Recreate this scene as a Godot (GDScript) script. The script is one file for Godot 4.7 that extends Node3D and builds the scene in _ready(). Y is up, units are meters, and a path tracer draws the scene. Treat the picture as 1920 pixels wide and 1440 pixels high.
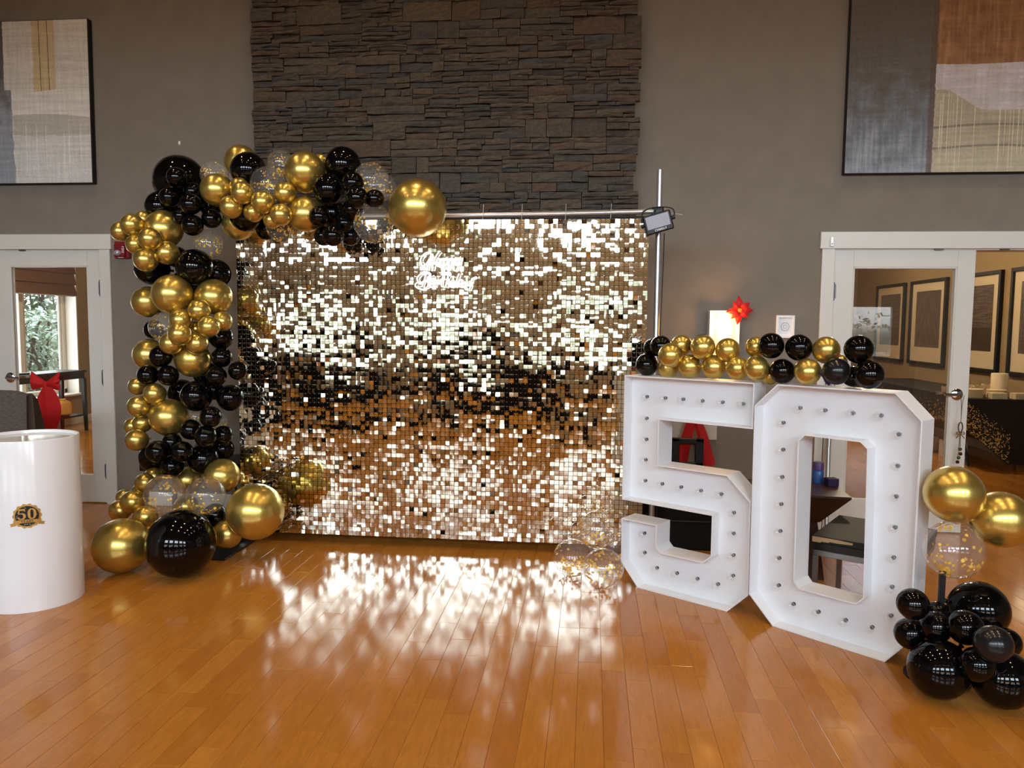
extends Node3D
# Party corner of a hall: back wall at z = 0, camera 5.74 m in front of it, x to the right, metres.

var M := {}
var rng := RandomNumberGenerator.new()
const WINDOW_X := [-5.2, -2.6, 0.0, 2.6, 5.2]   # the hall's windows, behind the camera at z = 10.2

func _ready() -> void:
	rng.seed = 50
	# camera
	var cam := Camera3D.new()
	cam.name = "camera"
	cam.position = Vector3(0, 1.4968, 5.7403)
	cam.rotation = Vector3(-0.0787542, 0.1032798, 0.0093366)
	cam.fov = rad_to_deg(2.0 * atan(720.0 / 1420.38))
	cam.near = 0.05
	cam.far = 200.0
	add_child(cam)
	# sky: an overcast day
	var sky_mat := ProceduralSkyMaterial.new()
	sky_mat.sky_top_color = Color(0.86, 0.91, 0.97)
	sky_mat.sky_horizon_color = Color(0.95, 0.97, 0.97)
	sky_mat.ground_horizon_color = Color(0.62, 0.64, 0.6)
	sky_mat.ground_bottom_color = Color(0.3, 0.32, 0.28)
	sky_mat.sky_energy_multiplier = 1.9
	sky_mat.ground_energy_multiplier = 1.0
	var sky := Sky.new()
	sky.sky_material = sky_mat
	var env := Environment.new()
	env.background_mode = Environment.BG_SKY
	env.sky = sky
	env.tonemap_mode = Environment.TONE_MAPPER_LINEAR
	env.tonemap_exposure = 1.28
	env.sdfgi_enabled = true
	env.ssao_enabled = true
	env.ssil_enabled = true
	var we := WorldEnvironment.new()
	we.name = "world"
	we.environment = env
	add_child(we)
	# daylight through the windows behind the camera: upper row sees the bright sky, lower row the garden
	for x in WINDOW_X:
		area_light("upper_window_daylight", Vector3(x, 3.62, 10.29), Vector2(1.62, 1.3), Color(0.85, 0.935, 1.0), UPPER_DAYLIGHT)
		area_light("lower_window_daylight", Vector3(x, 1.42, 10.29), Vector2(1.62, 1.0), Color(0.96, 1.0, 0.94), LOWER_DAYLIGHT)
	# daylight through the window of the room on the left
	area_light("side_window_daylight", Vector3(-7.6, 1.2, -3.35), Vector2(2.0, 1.3), Color(0.95, 1.0, 0.97), 2.2, Vector3(0, -PI / 2, 0))
	# warm ceiling lamps of the two side rooms
	room_lamp("side_room_ceiling_lamp", Vector3(-5.4, 2.66, -2.6), Color(1.0, 0.92, 0.78), 2.0)
	room_lamp("buffet_room_ceiling_lamp", Vector3(3.2, 2.66, -3.4), Color(1.0, 0.92, 0.78), 1.9)
	room_lamp("buffet_room_ceiling_lamp", Vector3(3.2, 2.66, -5.9), Color(1.0, 0.92, 0.78), 1.3)

	make_materials()
	build_shell()
	build_floor()
	build_chimney()
	build_doors()
	build_hall_behind_camera()
	build_paintings()
	build_wall_things()
	build_left_room()
	build_right_room()
	build_backdrop()
	build_neon_sign()
	build_things_behind_numbers()
	build_numbers()
	build_plinth()
	build_balloons()

const UPPER_DAYLIGHT := 11.0
const LOWER_DAYLIGHT := 0.22

func area_light(called: String, at: Vector3, size: Vector2, color: Color, energy: float, turn := Vector3.ZERO) -> void:
	var l := AreaLight3D.new()
	l.name = called
	l.area_size = size
	l.light_color = color
	l.light_energy = energy
	l.position = at
	l.rotation = turn
	l.shadow_enabled = true
	l.area_range = 30.0
	add_child(l, true)

func room_lamp(called: String, at: Vector3, color: Color, energy: float) -> void:
	# a flat round ceiling fitting: trim ring, glowing disc, and its light just under it
	var t := thing(called, "", "ceiling lamp", at)
	var st := begin()
	lathe(st, [Vector2(0.0, 0.07), Vector2(0.17, 0.07), Vector2(0.17, 0.0), Vector2(0.155, 0.0), Vector2(0.155, 0.05), Vector2(0.0, 0.05)], 32)
	part("lamp_ring", st, mat("lamp_ring", Color(0.8, 0.78, 0.74), 0.4), t)
	st = begin()
	lathe(st, [Vector2(0.0, 0.0), Vector2(0.15, 0.0), Vector2(0.15, 0.03), Vector2(0.0, 0.03)], 32)
	var m := glow("warm_lamp", color, 6.0)
	part("lamp_glass", st, m, t)
	t.set_meta("label", "round warm ceiling lamp in the side room with the window" if at.x < 0 else ("round warm ceiling lamp above the plate table" if at.z > -5 else "round warm ceiling lamp deep in the buffet room"))
	var l := OmniLight3D.new()
	l.name = "lamp_light"
	l.position = at + Vector3(0, -0.06, 0)
	l.light_color = color
	l.light_energy = energy
	l.light_size = 0.12
	l.omni_range = 20.0
	l.omni_attenuation = 2.0
	l.shadow_enabled = true
	add_child(l, true)

# ---------------------------------------------------------------- helpers: nodes
func thing(called: String, label: String, category: String, at := Vector3.ZERO, turn := 0.0, group := "") -> Node3D:
	var o := Node3D.new()
	o.name = called
	o.position = at
	o.rotation.y = turn
	add_child(o, true)
	tag(o, label, category, group)
	return o

func tag(o: Node3D, label: String, category: String, group := "") -> void:
	o.set_meta("label", label)
	o.set_meta("category", category)
	if group != "":
		o.set_meta("group", group)

func structure(called: String, label: String, at := Vector3.ZERO) -> Node3D:
	var o := Node3D.new()
	o.name = called
	o.position = at
	add_child(o, true)
	o.set_meta("kind", "structure")
	o.set_meta("label", label)
	o.set_meta("category", called.split("_")[0])
	return o

func mesh_of(st: SurfaceTool) -> ArrayMesh:
	return st.commit()

func part(called: String, st: SurfaceTool, m: Material, parent: Node3D, at := Transform3D.IDENTITY) -> MeshInstance3D:
	return put(called, st.commit(), m, parent, at)

func put(called: String, mesh: Mesh, m: Material, parent: Node3D, at := Transform3D.IDENTITY) -> MeshInstance3D:
	var o := MeshInstance3D.new()
	o.name = called
	o.mesh = mesh
	if m != null:
		o.material_override = m
	o.transform = at
	o.cast_shadow = GeometryInstance3D.SHADOW_CASTING_SETTING_ON
	parent.add_child(o, true)
	return o

func solid(called: String, st: SurfaceTool, m: Material, label: String, category: String, at := Vector3.ZERO, turn := 0.0, group := "") -> MeshInstance3D:
	var o := part(called, st, m, self, Transform3D(Basis(Vector3.UP, turn), at))
	tag(o, label, category, group)
	return o

func stuff(o: Node3D) -> void:
	o.set_meta("kind", "stuff")

# ---------------------------------------------------------------- helpers: shapes
func begin() -> SurfaceTool:
	var st := SurfaceTool.new()
	st.begin(Mesh.PRIMITIVE_TRIANGLES)
	return st

func tri(st: SurfaceTool, a: Vector3, b: Vector3, c: Vector3, out_dir: Vector3) -> void:
	var n := (c - a).cross(b - a)
	if n.length_squared() < 1e-16:
		return
	n = n.normalized()
	if n.dot(out_dir) < 0.0:
		var k := b
		b = c
		c = k
		n = -n
	st.set_normal(n)
	st.add_vertex(a)
	st.set_normal(n)
	st.add_vertex(b)
	st.set_normal(n)
	st.add_vertex(c)

func quad(st: SurfaceTool, a: Vector3, b: Vector3, c: Vector3, d: Vector3, out_dir: Vector3) -> void:
	tri(st, a, b, c, out_dir)
	tri(st, a, c, d, out_dir)

# smooth triangle with a normal of its own at each corner
func stri(st: SurfaceTool, a: Vector3, b: Vector3, c: Vector3, na: Vector3, nb: Vector3, nc: Vector3) -> void:
	var n := (c - a).cross(b - a)
	if n.length_squared() < 1e-18:
		return
	if n.dot(na + nb + nc) < 0.0:
		var k := b
		b = c
		c = k
		k = nb
		nb = nc
		nc = k
	st.set_normal(na)
	st.add_vertex(a)
	st.set_normal(nb)
	st.add_vertex(b)
	st.set_normal(nc)
	st.add_vertex(c)

func squad(st: SurfaceTool, a: Vector3, b: Vector3, c: Vector3, d: Vector3, na: Vector3, nb: Vector3, nc: Vector3, nd: Vector3) -> void:
	stri(st, a, b, c, na, nb, nc)
	stri(st, a, c, d, na, nc, nd)

# box from its two corners, edges chamfered by e
func bx(st: SurfaceTool, lo: Vector3, hi: Vector3, e := 0.0, x := Transform3D.IDENTITY) -> void:
	var c := (lo + hi) / 2.0
	var h := (hi - lo).abs() / 2.0
	e = minf(e, minf(h.x, minf(h.y, h.z)) * 0.9)
	if e <= 0.0:
		for ax in 3:
			for s in [-1.0, 1.0]:
				var n := Vector3.ZERO
				n[ax] = s
				var u := Vector3.ZERO
				var v := Vector3.ZERO
				u[(ax + 1) % 3] = h[(ax + 1) % 3]
				v[(ax + 2) % 3] = h[(ax + 2) % 3]
				var o := c + n * h
				quad(st, x * (o - u - v), x * (o + u - v), x * (o + u + v), x * (o - u + v), x.basis * n)
		return
	for ax in 3:
		var b := (ax + 1) % 3
		var d := (ax + 2) % 3
		for s in [-1.0, 1.0]:
			var n := Vector3.ZERO
			n[ax] = s
			var u := Vector3.ZERO
			var v := Vector3.ZERO
			u[b] = h[b] - e
			v[d] = h[d] - e
			var o := c + n * h
			quad(st, x * (o - u - v), x * (o + u - v), x * (o + u + v), x * (o - u + v), x.basis * n)
		for s in [-1.0, 1.0]:
			for r in [-1.0, 1.0]:   # the edge along ax between the faces b and d
				var p := Vector3.ZERO
				var q := Vector3.ZERO
				p[b] = s * h[b]
				p[d] = r * (h[d] - e)
				q[b] = s * (h[b] - e)
				q[d] = r * h[d]
				var w := Vector3.ZERO
				w[ax] = h[ax] - e
				var n := Vector3.ZERO
				n[b] = s
				n[d] = r
				quad(st, x * (c + p - w), x * (c + p + w), x * (c + q + w), x * (c + q - w), x.basis * n)
	for sx in [-1.0, 1.0]:
		for sy in [-1.0, 1.0]:
			for sz in [-1.0, 1.0]:
				var g := Vector3(sx, sy, sz)
				var i := g * (h - Vector3.ONE * e)
				tri(st, x * (c + i + Vector3(sx * e, 0, 0)), x * (c + i + Vector3(0, sy * e, 0)), x * (c + i + Vector3(0, 0, sz * e)), x.basis * g)

# solid of revolution about y; profile of Vector2(radius, height); corners sharper than about 40 degrees stay sharp
func lathe(st: SurfaceTool, profile: Array, seg := 32, x := Transform3D.IDENTITY) -> void:
	var n: Array = []
	for i in profile.size() - 1:
		var d: Vector2 = profile[i + 1] - profile[i]
		n.append(Vector2(d.y, -d.x).normalized() if d.length() > 1e-9 else Vector2(1, 0))
	# which side is out: the profile's signed area tells
	var area := 0.0
	for i in profile.size():
		var a: Vector2 = profile[i]
		var b: Vector2 = profile[(i + 1) % profile.size()]
		area += a.x * b.y - b.x * a.y
	var flip := 1.0 if area >= 0.0 else -1.0
	for i in profile.size() - 1:
		var a: Vector2 = profile[i]
		var b: Vector2 = profile[i + 1]
		var na: Vector2 = n[i]
		var nb: Vector2 = n[i]
		if i > 0 and n[i].dot(n[i - 1]) > 0.76:
			na = (n[i] + n[i - 1]).normalized()
		if i < n.size() - 1 and n[i].dot(n[i + 1]) > 0.76:
			nb = (n[i] + n[i + 1]).normalized()
		na *= flip
		nb *= flip
		for k in seg:
			var t0 := TAU * k / seg
			var t1 := TAU * (k + 1) / seg
			var d0 := Vector3(cos(t0), 0, sin(t0))
			var d1 := Vector3(cos(t1), 0, sin(t1))
			var u := Vector3.UP
			squad(st, x * (d0 * a.x + u * a.y), x * (d1 * a.x + u * a.y), x * (d1 * b.x + u * b.y), x * (d0 * b.x + u * b.y),
				x.basis * (d0 * na.x + u * na.y), x.basis * (d1 * na.x + u * na.y), x.basis * (d1 * nb.x + u * nb.y), x.basis * (d0 * nb.x + u * nb.y))

# round bar along a line of points
func tube(st: SurfaceTool, pts: Array, rad: float, seg := 10, caps := true) -> void:
	var side := Vector3.ZERO
	var rings: Array = []
	for i in pts.size():
		var d: Vector3 = (pts[mini(i + 1, pts.size() - 1)] - pts[maxi(i - 1, 0)]).normalized()
		if side == Vector3.ZERO:
			side = d.cross(Vector3.UP if absf(d.y) < 0.9 else Vector3.RIGHT).normalized()
		side = (side - d * side.dot(d)).normalized()
		var up := d.cross(side)
		var ring: Array = []
		for k in seg:
			ring.append(side * cos(TAU * k / seg) + up * sin(TAU * k / seg))
		rings.append(ring)
	for i in pts.size() - 1:
		for k in seg:
			var l := (k + 1) % seg
			squad(st, pts[i] + rings[i][k] * rad, pts[i] + rings[i][l] * rad, pts[i + 1] + rings[i + 1][l] * rad, pts[i + 1] + rings[i + 1][k] * rad,
				rings[i][k], rings[i][l], rings[i + 1][l], rings[i + 1][k])
	if caps:
		for e in [0, pts.size() - 1]:
			var d: Vector3 = (pts[0] - pts[1]) if e == 0 else (pts[e] - pts[e - 1])
			for k in range(1, seg - 1):
				tri(st, pts[e] + rings[e][0] * rad, pts[e] + rings[e][k] * rad, pts[e] + rings[e][k + 1] * rad, d)

# smooth line through points
func spline(pts: Array, per := 6) -> Array:
	var out: Array = []
	for i in pts.size() - 1:
		var p0: Vector3 = pts[maxi(i - 1, 0)]
		var p3: Vector3 = pts[mini(i + 2, pts.size() - 1)]
		for k in per:
			out.append(pts[i].cubic_interpolate(pts[i + 1], p0, p3, float(k) / per))
	out.append(pts[-1])
	return out

# flat outline (x, y) pulled from z0 to z1
func prism(st: SurfaceTool, outline: PackedVector2Array, z0: float, z1: float, x := Transform3D.IDENTITY, caps := true) -> void:
	var cw := Geometry2D.is_polygon_clockwise(outline)
	for i in outline.size():
		var a := outline[i]
		var b := outline[(i + 1) % outline.size()]
		var n := Vector2(b.y - a.y, a.x - b.x) * (-1.0 if cw else 1.0)
		quad(st, x * Vector3(a.x, a.y, z0), x * Vector3(b.x, b.y, z0), x * Vector3(b.x, b.y, z1), x * Vector3(a.x, a.y, z1), x.basis * Vector3(n.x, n.y, 0))
	if not caps:
		return
	var ids := Geometry2D.triangulate_polygon(outline)
	var s := signf(z1 - z0)
	for i in range(0, ids.size(), 3):
		for z in [z0, z1]:
			var d := Vector3(0, 0, s if z == z1 else -s)
			tri(st, x * Vector3(outline[ids[i]].x, outline[ids[i]].y, z), x * Vector3(outline[ids[i + 1]].x, outline[ids[i + 1]].y, z), x * Vector3(outline[ids[i + 2]].x, outline[ids[i + 2]].y, z), x.basis * d)

func poly(points: Array) -> PackedVector2Array:
	var out := PackedVector2Array()
	for i in range(0, points.size(), 2):
		out.append(Vector2(points[i], points[i + 1]))
	return out

func ball_profile(r: float, n := 16) -> Array:
	var out: Array = []
	for i in n + 1:
		var t := PI * i / n
		out.append(Vector2(maxf(sin(t), 0.0) * r, -cos(t) * r))
	return out

func lettering(text: String, size: float, deep: float, font_name := "Droid Sans") -> TextMesh:
	var f := SystemFont.new()
	f.font_names = PackedStringArray([font_name])
	f.font_weight = 700
	var t := TextMesh.new()
	t.text = text
	t.font = f
	t.font_size = 48
	t.pixel_size = size / 48.0
	t.depth = deep
	t.curve_step = 0.8
	return t

# ---------------------------------------------------------------- helpers: materials
func mat(key: String, color: Color, rough := 0.6, metal := 0.0) -> StandardMaterial3D:
	if M.has(key):
		return M[key]
	var m := StandardMaterial3D.new()
	m.resource_name = key
	m.albedo_color = color
	m.roughness = rough
	m.metallic = metal
	M[key] = m
	return m

func glow(key: String, color: Color, energy: float) -> StandardMaterial3D:
	if M.has(key):
		return M[key]
	var m := mat(key, color, 0.5)
	m.emission_enabled = true
	m.emission = color
	m.emission_energy_multiplier = energy
	return m

func noise_tex(seed_: int, freq: float, octaves := 4, size := 512, ramp: Array = [], bump := 0.0) -> NoiseTexture2D:
	var n := FastNoiseLite.new()
	n.seed = seed_
	n.noise_type = FastNoiseLite.TYPE_SIMPLEX_SMOOTH
	n.frequency = freq
	n.fractal_octaves = octaves
	var t := NoiseTexture2D.new()
	t.width = size
	t.height = size
	t.seamless = true
	t.seamless_blend_skirt = 0.15
	t.noise = n
	if bump > 0.0:
		t.as_normal_map = true
		t.bump_strength = bump
	if ramp.size() > 0:
		var g := Gradient.new()
		g.offsets = PackedFloat32Array()
		g.colors = PackedColorArray()
		var offs := PackedFloat32Array()
		var cols := PackedColorArray()
		for i in ramp.size():
			offs.append(float(i) / (ramp.size() - 1))
			cols.append(ramp[i])
		g.offsets = offs
		g.colors = cols
		t.color_ramp = g
	return t

func triplanar(m: StandardMaterial3D, scale: Vector3, world := true) -> void:
	m.uv1_triplanar = true
	m.uv1_world_triplanar = world
	m.uv1_scale = scale

func make_materials() -> void:
	# painted walls: a faint roller texture
	var wall_noise := noise_tex(3, 0.02, 3, 256, [Color(0.94, 0.94, 0.94), Color(1, 1, 1)])
	var roller := noise_tex(5, 0.06, 3, 256, [], 2.0)
	for w in [["wall_paint", Color(0.525, 0.48, 0.43)], ["tan_paint", Color(0.60, 0.50, 0.345)], ["ceiling_paint", Color(0.74, 0.7, 0.64)], ["window_wall_paint", Color(0.88, 0.84, 0.76)]]:
		var m := mat(w[0], w[1], 0.75)
		m.albedo_texture = wall_noise
		m.normal_enabled = true
		m.normal_texture = roller
		m.normal_scale = 0.12
		triplanar(m, Vector3.ONE * 0.7)
	# white enamel of doors and casings
	mat("door_white", Color(0.86, 0.84, 0.8), 0.35)
	# maple boards: six tones, grain running along z
	var grain := noise_tex(11, 0.012, 5, 512, [Color(0.88, 0.87, 0.85), Color(0.97, 0.965, 0.96), Color(0.92, 0.91, 0.9), Color(1, 1, 1)])
	var wavy := noise_tex(12, 0.008, 3, 512, [], 3.0)
	var smear := noise_tex(14, 0.01, 4, 512, [Color(0.7, 0.7, 0.7), Color(1, 1, 1)])
	var tones := [Color(0.755, 0.495, 0.195), Color(0.74, 0.48, 0.19), Color(0.77, 0.51, 0.205), Color(0.755, 0.49, 0.19), Color(0.72, 0.455, 0.17), Color(0.745, 0.485, 0.19)]
	for i in tones.size():
		var m := mat("maple_%d" % i, tones[i], 0.15)
		m.metallic_specular = 0.42
		m.albedo_texture = grain
		m.roughness_texture = smear
		m.roughness_texture_channel = BaseMaterial3D.TEXTURE_CHANNEL_RED
		m.normal_enabled = true
		m.normal_texture = wavy
		m.normal_scale = 0.05
		triplanar(m, Vector3(4.0, 1.0, 0.55))
		m.uv1_offset = Vector3(0.37 * i, 0.0, 0.21 * i)
	mat("floor_joint", Color(0.24, 0.13, 0.06), 0.8)
	# ledge stone: six tones with grain and relief
	var rock := noise_tex(21, 0.015, 5, 512, [Color(0.6, 0.58, 0.57), Color(0.95, 0.93, 0.9), Color(0.75, 0.74, 0.72), Color(1, 1, 1)])
	var rock_relief := noise_tex(22, 0.02, 5, 512, [], 8.0)
	var stones := [Color(0.395, 0.345, 0.30), Color(0.36, 0.32, 0.285), Color(0.42, 0.365, 0.31), Color(0.35, 0.33, 0.315), Color(0.41, 0.335, 0.28), Color(0.385, 0.35, 0.315)]
	for i in stones.size():
		var m := mat("stone_%d" % i, stones[i], 0.85)
		m.albedo_texture = rock
		m.normal_enabled = true
		m.normal_texture = rock_relief
		m.normal_scale = 0.8
		triplanar(m, Vector3(1.6, 4.0, 2.0))
		m.uv1_offset = Vector3(0.13 * i, 0.29 * i, 0)
	mat("mortar", Color(0.12, 0.11, 0.1), 0.95)
	# balloons
	var gold := mat("gold_latex", Color(0.85, 0.735, 0.38), 0.29, 0.88)
	gold.clearcoat_enabled = true
	gold.clearcoat = 0.5
	gold.clearcoat_roughness = 0.08
	var black := mat("black_latex", Color(0.03, 0.027, 0.028), 0.06)
	black.metallic_specular = 0.42
	var charcoal := mat("charcoal_latex", Color(0.11, 0.105, 0.11), 0.2)
	charcoal.metallic_specular = 0.45
	var film := mat("clear_latex", Color(0.95, 0.94, 0.92, 0.055), 0.03)
	film.transparency = BaseMaterial3D.TRANSPARENCY_ALPHA
	mat("gold_foil", Color(1.0, 0.80, 0.27), 0.38, 0.3)
	mat("purple_latex", Color(0.16, 0.05, 0.28), 0.2)
	# glass
	var pane := mat("pane_glass", Color(0.95, 0.97, 0.96, 0.008), 0.01)
	pane.transparency = BaseMaterial3D.TRANSPARENCY_ALPHA
	var bulb := mat("bulb_glass", Color(0.98, 0.98, 0.97, 0.13), 0.02)
	bulb.transparency = BaseMaterial3D.TRANSPARENCY_ALPHA
	# metals and plastics
	mat("mirror_gold", Color(0.955, 0.93, 0.85), 0.04, 1.0)
	mat("pin_metal", Color(0.85, 0.84, 0.82), 0.3, 1.0)
	mat("aluminium", Color(0.78, 0.77, 0.76), 0.32, 0.75)
	mat("chrome", Color(0.82, 0.83, 0.85), 0.12, 1.0)
	mat("hinge_metal", Color(0.42, 0.42, 0.43), 0.35, 0.9)
	mat("steel", Color(0.62, 0.63, 0.64), 0.35, 0.9)
	mat("black_plastic", Color(0.045, 0.045, 0.048), 0.45)
	mat("black_cloth", Color(0.055, 0.048, 0.045), 0.9)
	mat("black_wood", Color(0.05, 0.045, 0.045), 0.4)
	mat("white_board", Color(0.93, 0.93, 0.94), 0.42)
	mat("white_gloss", Color(0.97, 0.965, 0.975), 0.16)
	mat("cream", Color(0.86, 0.76, 0.58), 0.7)
	mat("red_velvet", Color(0.76, 0.03, 0.03), 0.7)
	M["red_velvet"].rim_enabled = true
	M["red_velvet"].rim = 0.5
	M["red_velvet"].rim_tint = 0.8
	mat("white_paper", Color(0.88, 0.86, 0.83), 0.7)

# ---------------------------------------------------------------- the room
func wall(called: String, label: String, boxes: Array, m: Material) -> void:
	var o := structure(called, label)
	var st := begin()
	for b in boxes:
		bx(st, b[0], b[1])
	part("wall_face", st, m, o)

func build_shell() -> void:
	var paint: Material = M["wall_paint"]
	# back wall with its two double-door openings
	wall("wall_north", "greige painted back wall with two double doorways", [
		[Vector3(-7.6, 0, -0.15), Vector3(-5.78, 5.6, 0)], [Vector3(-5.78, 2.065, -0.15), Vector3(-3.91, 5.6, 0)],
		[Vector3(-3.91, 0, -0.15), Vector3(1.735, 5.6, 0)], [Vector3(1.735, 2.065, -0.15), Vector3(3.66, 5.6, 0)],
		[Vector3(3.66, 0, -0.15), Vector3(7.6, 5.6, 0)]], paint)
	wall("wall_west", "greige side wall of the hall beyond the seating", [[Vector3(-7.8, 0, -0.15), Vector3(-7.6, 5.6, 10.6)]], paint)
	wall("wall_east", "greige side wall of the hall beyond the balloon stand", [[Vector3(7.6, 0, -0.15), Vector3(7.8, 5.6, 10.6)]], paint)
	# window wall behind the camera: two rows of five openings
	var b: Array = [[Vector3(-7.6, 0, 10.2), Vector3(7.6, 0.86, 10.45)], [Vector3(-7.6, 1.97, 10.2), Vector3(7.6, 2.95, 10.45)], [Vector3(-7.6, 4.3, 10.2), Vector3(7.6, 5.6, 10.45)]]
	for row in [[0.86, 1.97], [2.95, 4.3]]:
		var x0 := -7.6
		for x in WINDOW_X:
			b.append([Vector3(x0, row[0], 10.2), Vector3(x - 0.87, row[1], 10.45)])
			x0 = x + 0.87
		b.append([Vector3(x0, row[0], 10.2), Vector3(7.6, row[1], 10.45)])
	wall("wall_south", "tan window wall opposite the sequin backdrop", b, M["window_wall_paint"])
	var st := begin()
	bx(st, Vector3(-7.8, 5.6, -0.15), Vector3(7.8, 5.8, 10.6))
	var c := structure("ceiling", "dark timber ceiling of the hall")
	part("ceiling_face", st, mat("ceiling_timber", Color(0.42, 0.31, 0.21), 0.6), c)
	st = begin()
	bx(st, Vector3(-7.6, 3.5, 5.7), Vector3(7.6, 5.6, 6.5), 0.01)
	part("ceiling_beam", st, mat("ceiling_timber", Color(0.42, 0.31, 0.21), 0.6), c)
	# baseboards of the back wall
	for s in [["baseboard_north", -3.8, -2.62, "white baseboard behind the balloon column"], ["baseboard_centre", 0.33, 1.64, "white baseboard behind the big white numbers"]]:
		var o := structure(s[0], s[3])
		st = begin()
		bx(st, Vector3(s[1], 0.0, 0.0), Vector3(s[2], 0.112, 0.016), 0.004)
		part("baseboard_face", st, M["door_white"], o)

func build_floor() -> void:
	var o := structure("floor", "glossy orange maple plank floor")
	var st := begin()
	bx(st, Vector3(-8.0, -0.08, -9.0), Vector3(8.0, -0.0105, 10.6))
	part("subfloor", st, M["floor_joint"], o)
	var w := 0.1016
	var r := RandomNumberGenerator.new()
	r.seed = 7
	var rest: Array = []
	for k in 6:
		rest.append(begin())
	var shown: Array = []
	var eye := Vector3(0, 1.4968, 5.7403)
	for i in range(-78, 79):
		var x := i * w + 0.07
		var z := -9.0 + r.randf() * 0.8
		while z < 10.4:
			var ln := r.randf_range(0.26, 0.62)
			if r.randf() < 0.3:
				ln += r.randf_range(0.1, 0.45)
			var tone := r.randi() % 6
			var tilt := Vector2(r.randf_range(-1, 1) * 0.0028, r.randf_range(-1, 1) * 0.0010)
			var mid := Vector3(x + w / 2, 0, z + ln / 2)
			var share := 0.0
			# what the hall shows of it: in front of the back wall, in view, the nearer the larger
			if z > -0.4 and z < 3.6:
				var d := eye.distance_to(mid)
				var ahead := eye.z - mid.z
				var side := (mid.x + 0.105 * ahead) / maxf(ahead, 0.1)
				if absf(side) < 0.74:
					share = w * ln / (d * d * d)
			shown.append([share, x, z, ln, tone, tilt])
			z += ln
	shown.sort_custom(func(a, b): return a[0] > b[0])
	var n := 0
	for s in shown:
		var hx: float = w / 2 - 0.0004
		var hz: float = s[3] / 2 - 0.0004
		var at := Transform3D(Basis.from_euler(Vector3(s[5].y, 0, s[5].x)), Vector3(s[1] + w / 2, -0.0055, s[2] + s[3] / 2))
		if n < 300:
			st = begin()
			bx(st, Vector3(-hx, -0.005, -hz), Vector3(hx, 0.005, hz), 0.0009)
			part("plank", st, M["maple_%d" % s[4]], o, at)
		else:
			bx(rest[s[4]], Vector3(-hx, -0.005, -hz), Vector3(hx, 0.005, hz), 0.0, at)
		n += 1
	var mesh := ArrayMesh.new()
	for k in 6:
		rest[k].set_material(M["maple_%d" % k])
		rest[k].commit(mesh)
	stuff(put("planks", mesh, null, o))

# chimney breast of split ledge stone: courses of panels, each split into thin stones
func build_chimney() -> void:
	var o := structure("wall_chimney", "dark stacked ledge stone chimney breast above the sequin wall")
	var x0 := -2.565
	var x1 := 0.305
	var st := begin()
	bx(st, Vector3(x0 + 0.03, 0, 0), Vector3(x1 - 0.03, 5.6, 0.085))
	part("mortar_bed", st, M["mortar"], o)
	var r := RandomNumberGenerator.new()
	r.seed = 31
	var stones: Array = []
	var y := 1.95
	while y < 5.55:
		var ch := r.randf_range(0.105, 0.15)
		var x := x0 + r.randf_range(-0.012, 0.012)
		var first := true
		while x < x1 - 0.02:
			var pw := r.randf_range(0.24, 0.62)
			if first:
				pw = r.randf_range(0.12, 0.4)
			first = false
			var end := x1 + r.randf_range(-0.022, 0.022)
			if x + pw > end - 0.1:
				pw = end - x
			# one panel: two to four layers
			var layers := 2 + r.randi() % 3
			if r.randf() < 0.12:
				layers = 1
			var cuts: Array = [0.0]
			for k in layers - 1:
				cuts.append((k + 1.0) / layers + r.randf_range(-0.22, 0.22) / layers)
			cuts.append(1.0)
			for k in layers:
				var ya: float = y + ch * cuts[k]
				var yb: float = y + ch * cuts[k + 1]
				var sx := x
				while sx < x + pw - 0.01:
					var sw := r.randf_range(0.1, 0.42)
					if sx + sw > x + pw - 0.07:
						sw = x + pw - sx
					stones.append([sx, ya, sw, yb - ya, r.randf_range(0.0, 0.022), r.randi() % 6, r.randi()])
					sx += sw
			x += pw
		y += ch
	# the 300 that show largest are pieces of their own, the rest one mass
	stones.sort_custom(func(a, b): return stone_share(a) > stone_share(b))
	var rest: Array = []
	for k in 6:
		rest.append(begin())
	for i in stones.size():
		var s: Array = stones[i]
		if i < 300:
			var t := begin()
			stone(t, s, Vector3(-s[0], -s[1], 0))
			part("stone", t, M["stone_%d" % s[5]], o, Transform3D(Basis.IDENTITY, Vector3(s[0], s[1], 0)))
		else:
			stone(rest[s[5]], s, Vector3.ZERO)
	var mesh := ArrayMesh.new()
	for k in 6:
		rest[k].set_material(M["stone_%d" % k])
		rest[k].commit(mesh)
	stuff(put("stones", mesh, null, o))

func stone_share(s: Array) -> float:
	return s[2] * s[3] * (1.0 if s[1] > 2.2 and s[1] < 3.86 else 0.001)

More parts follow.
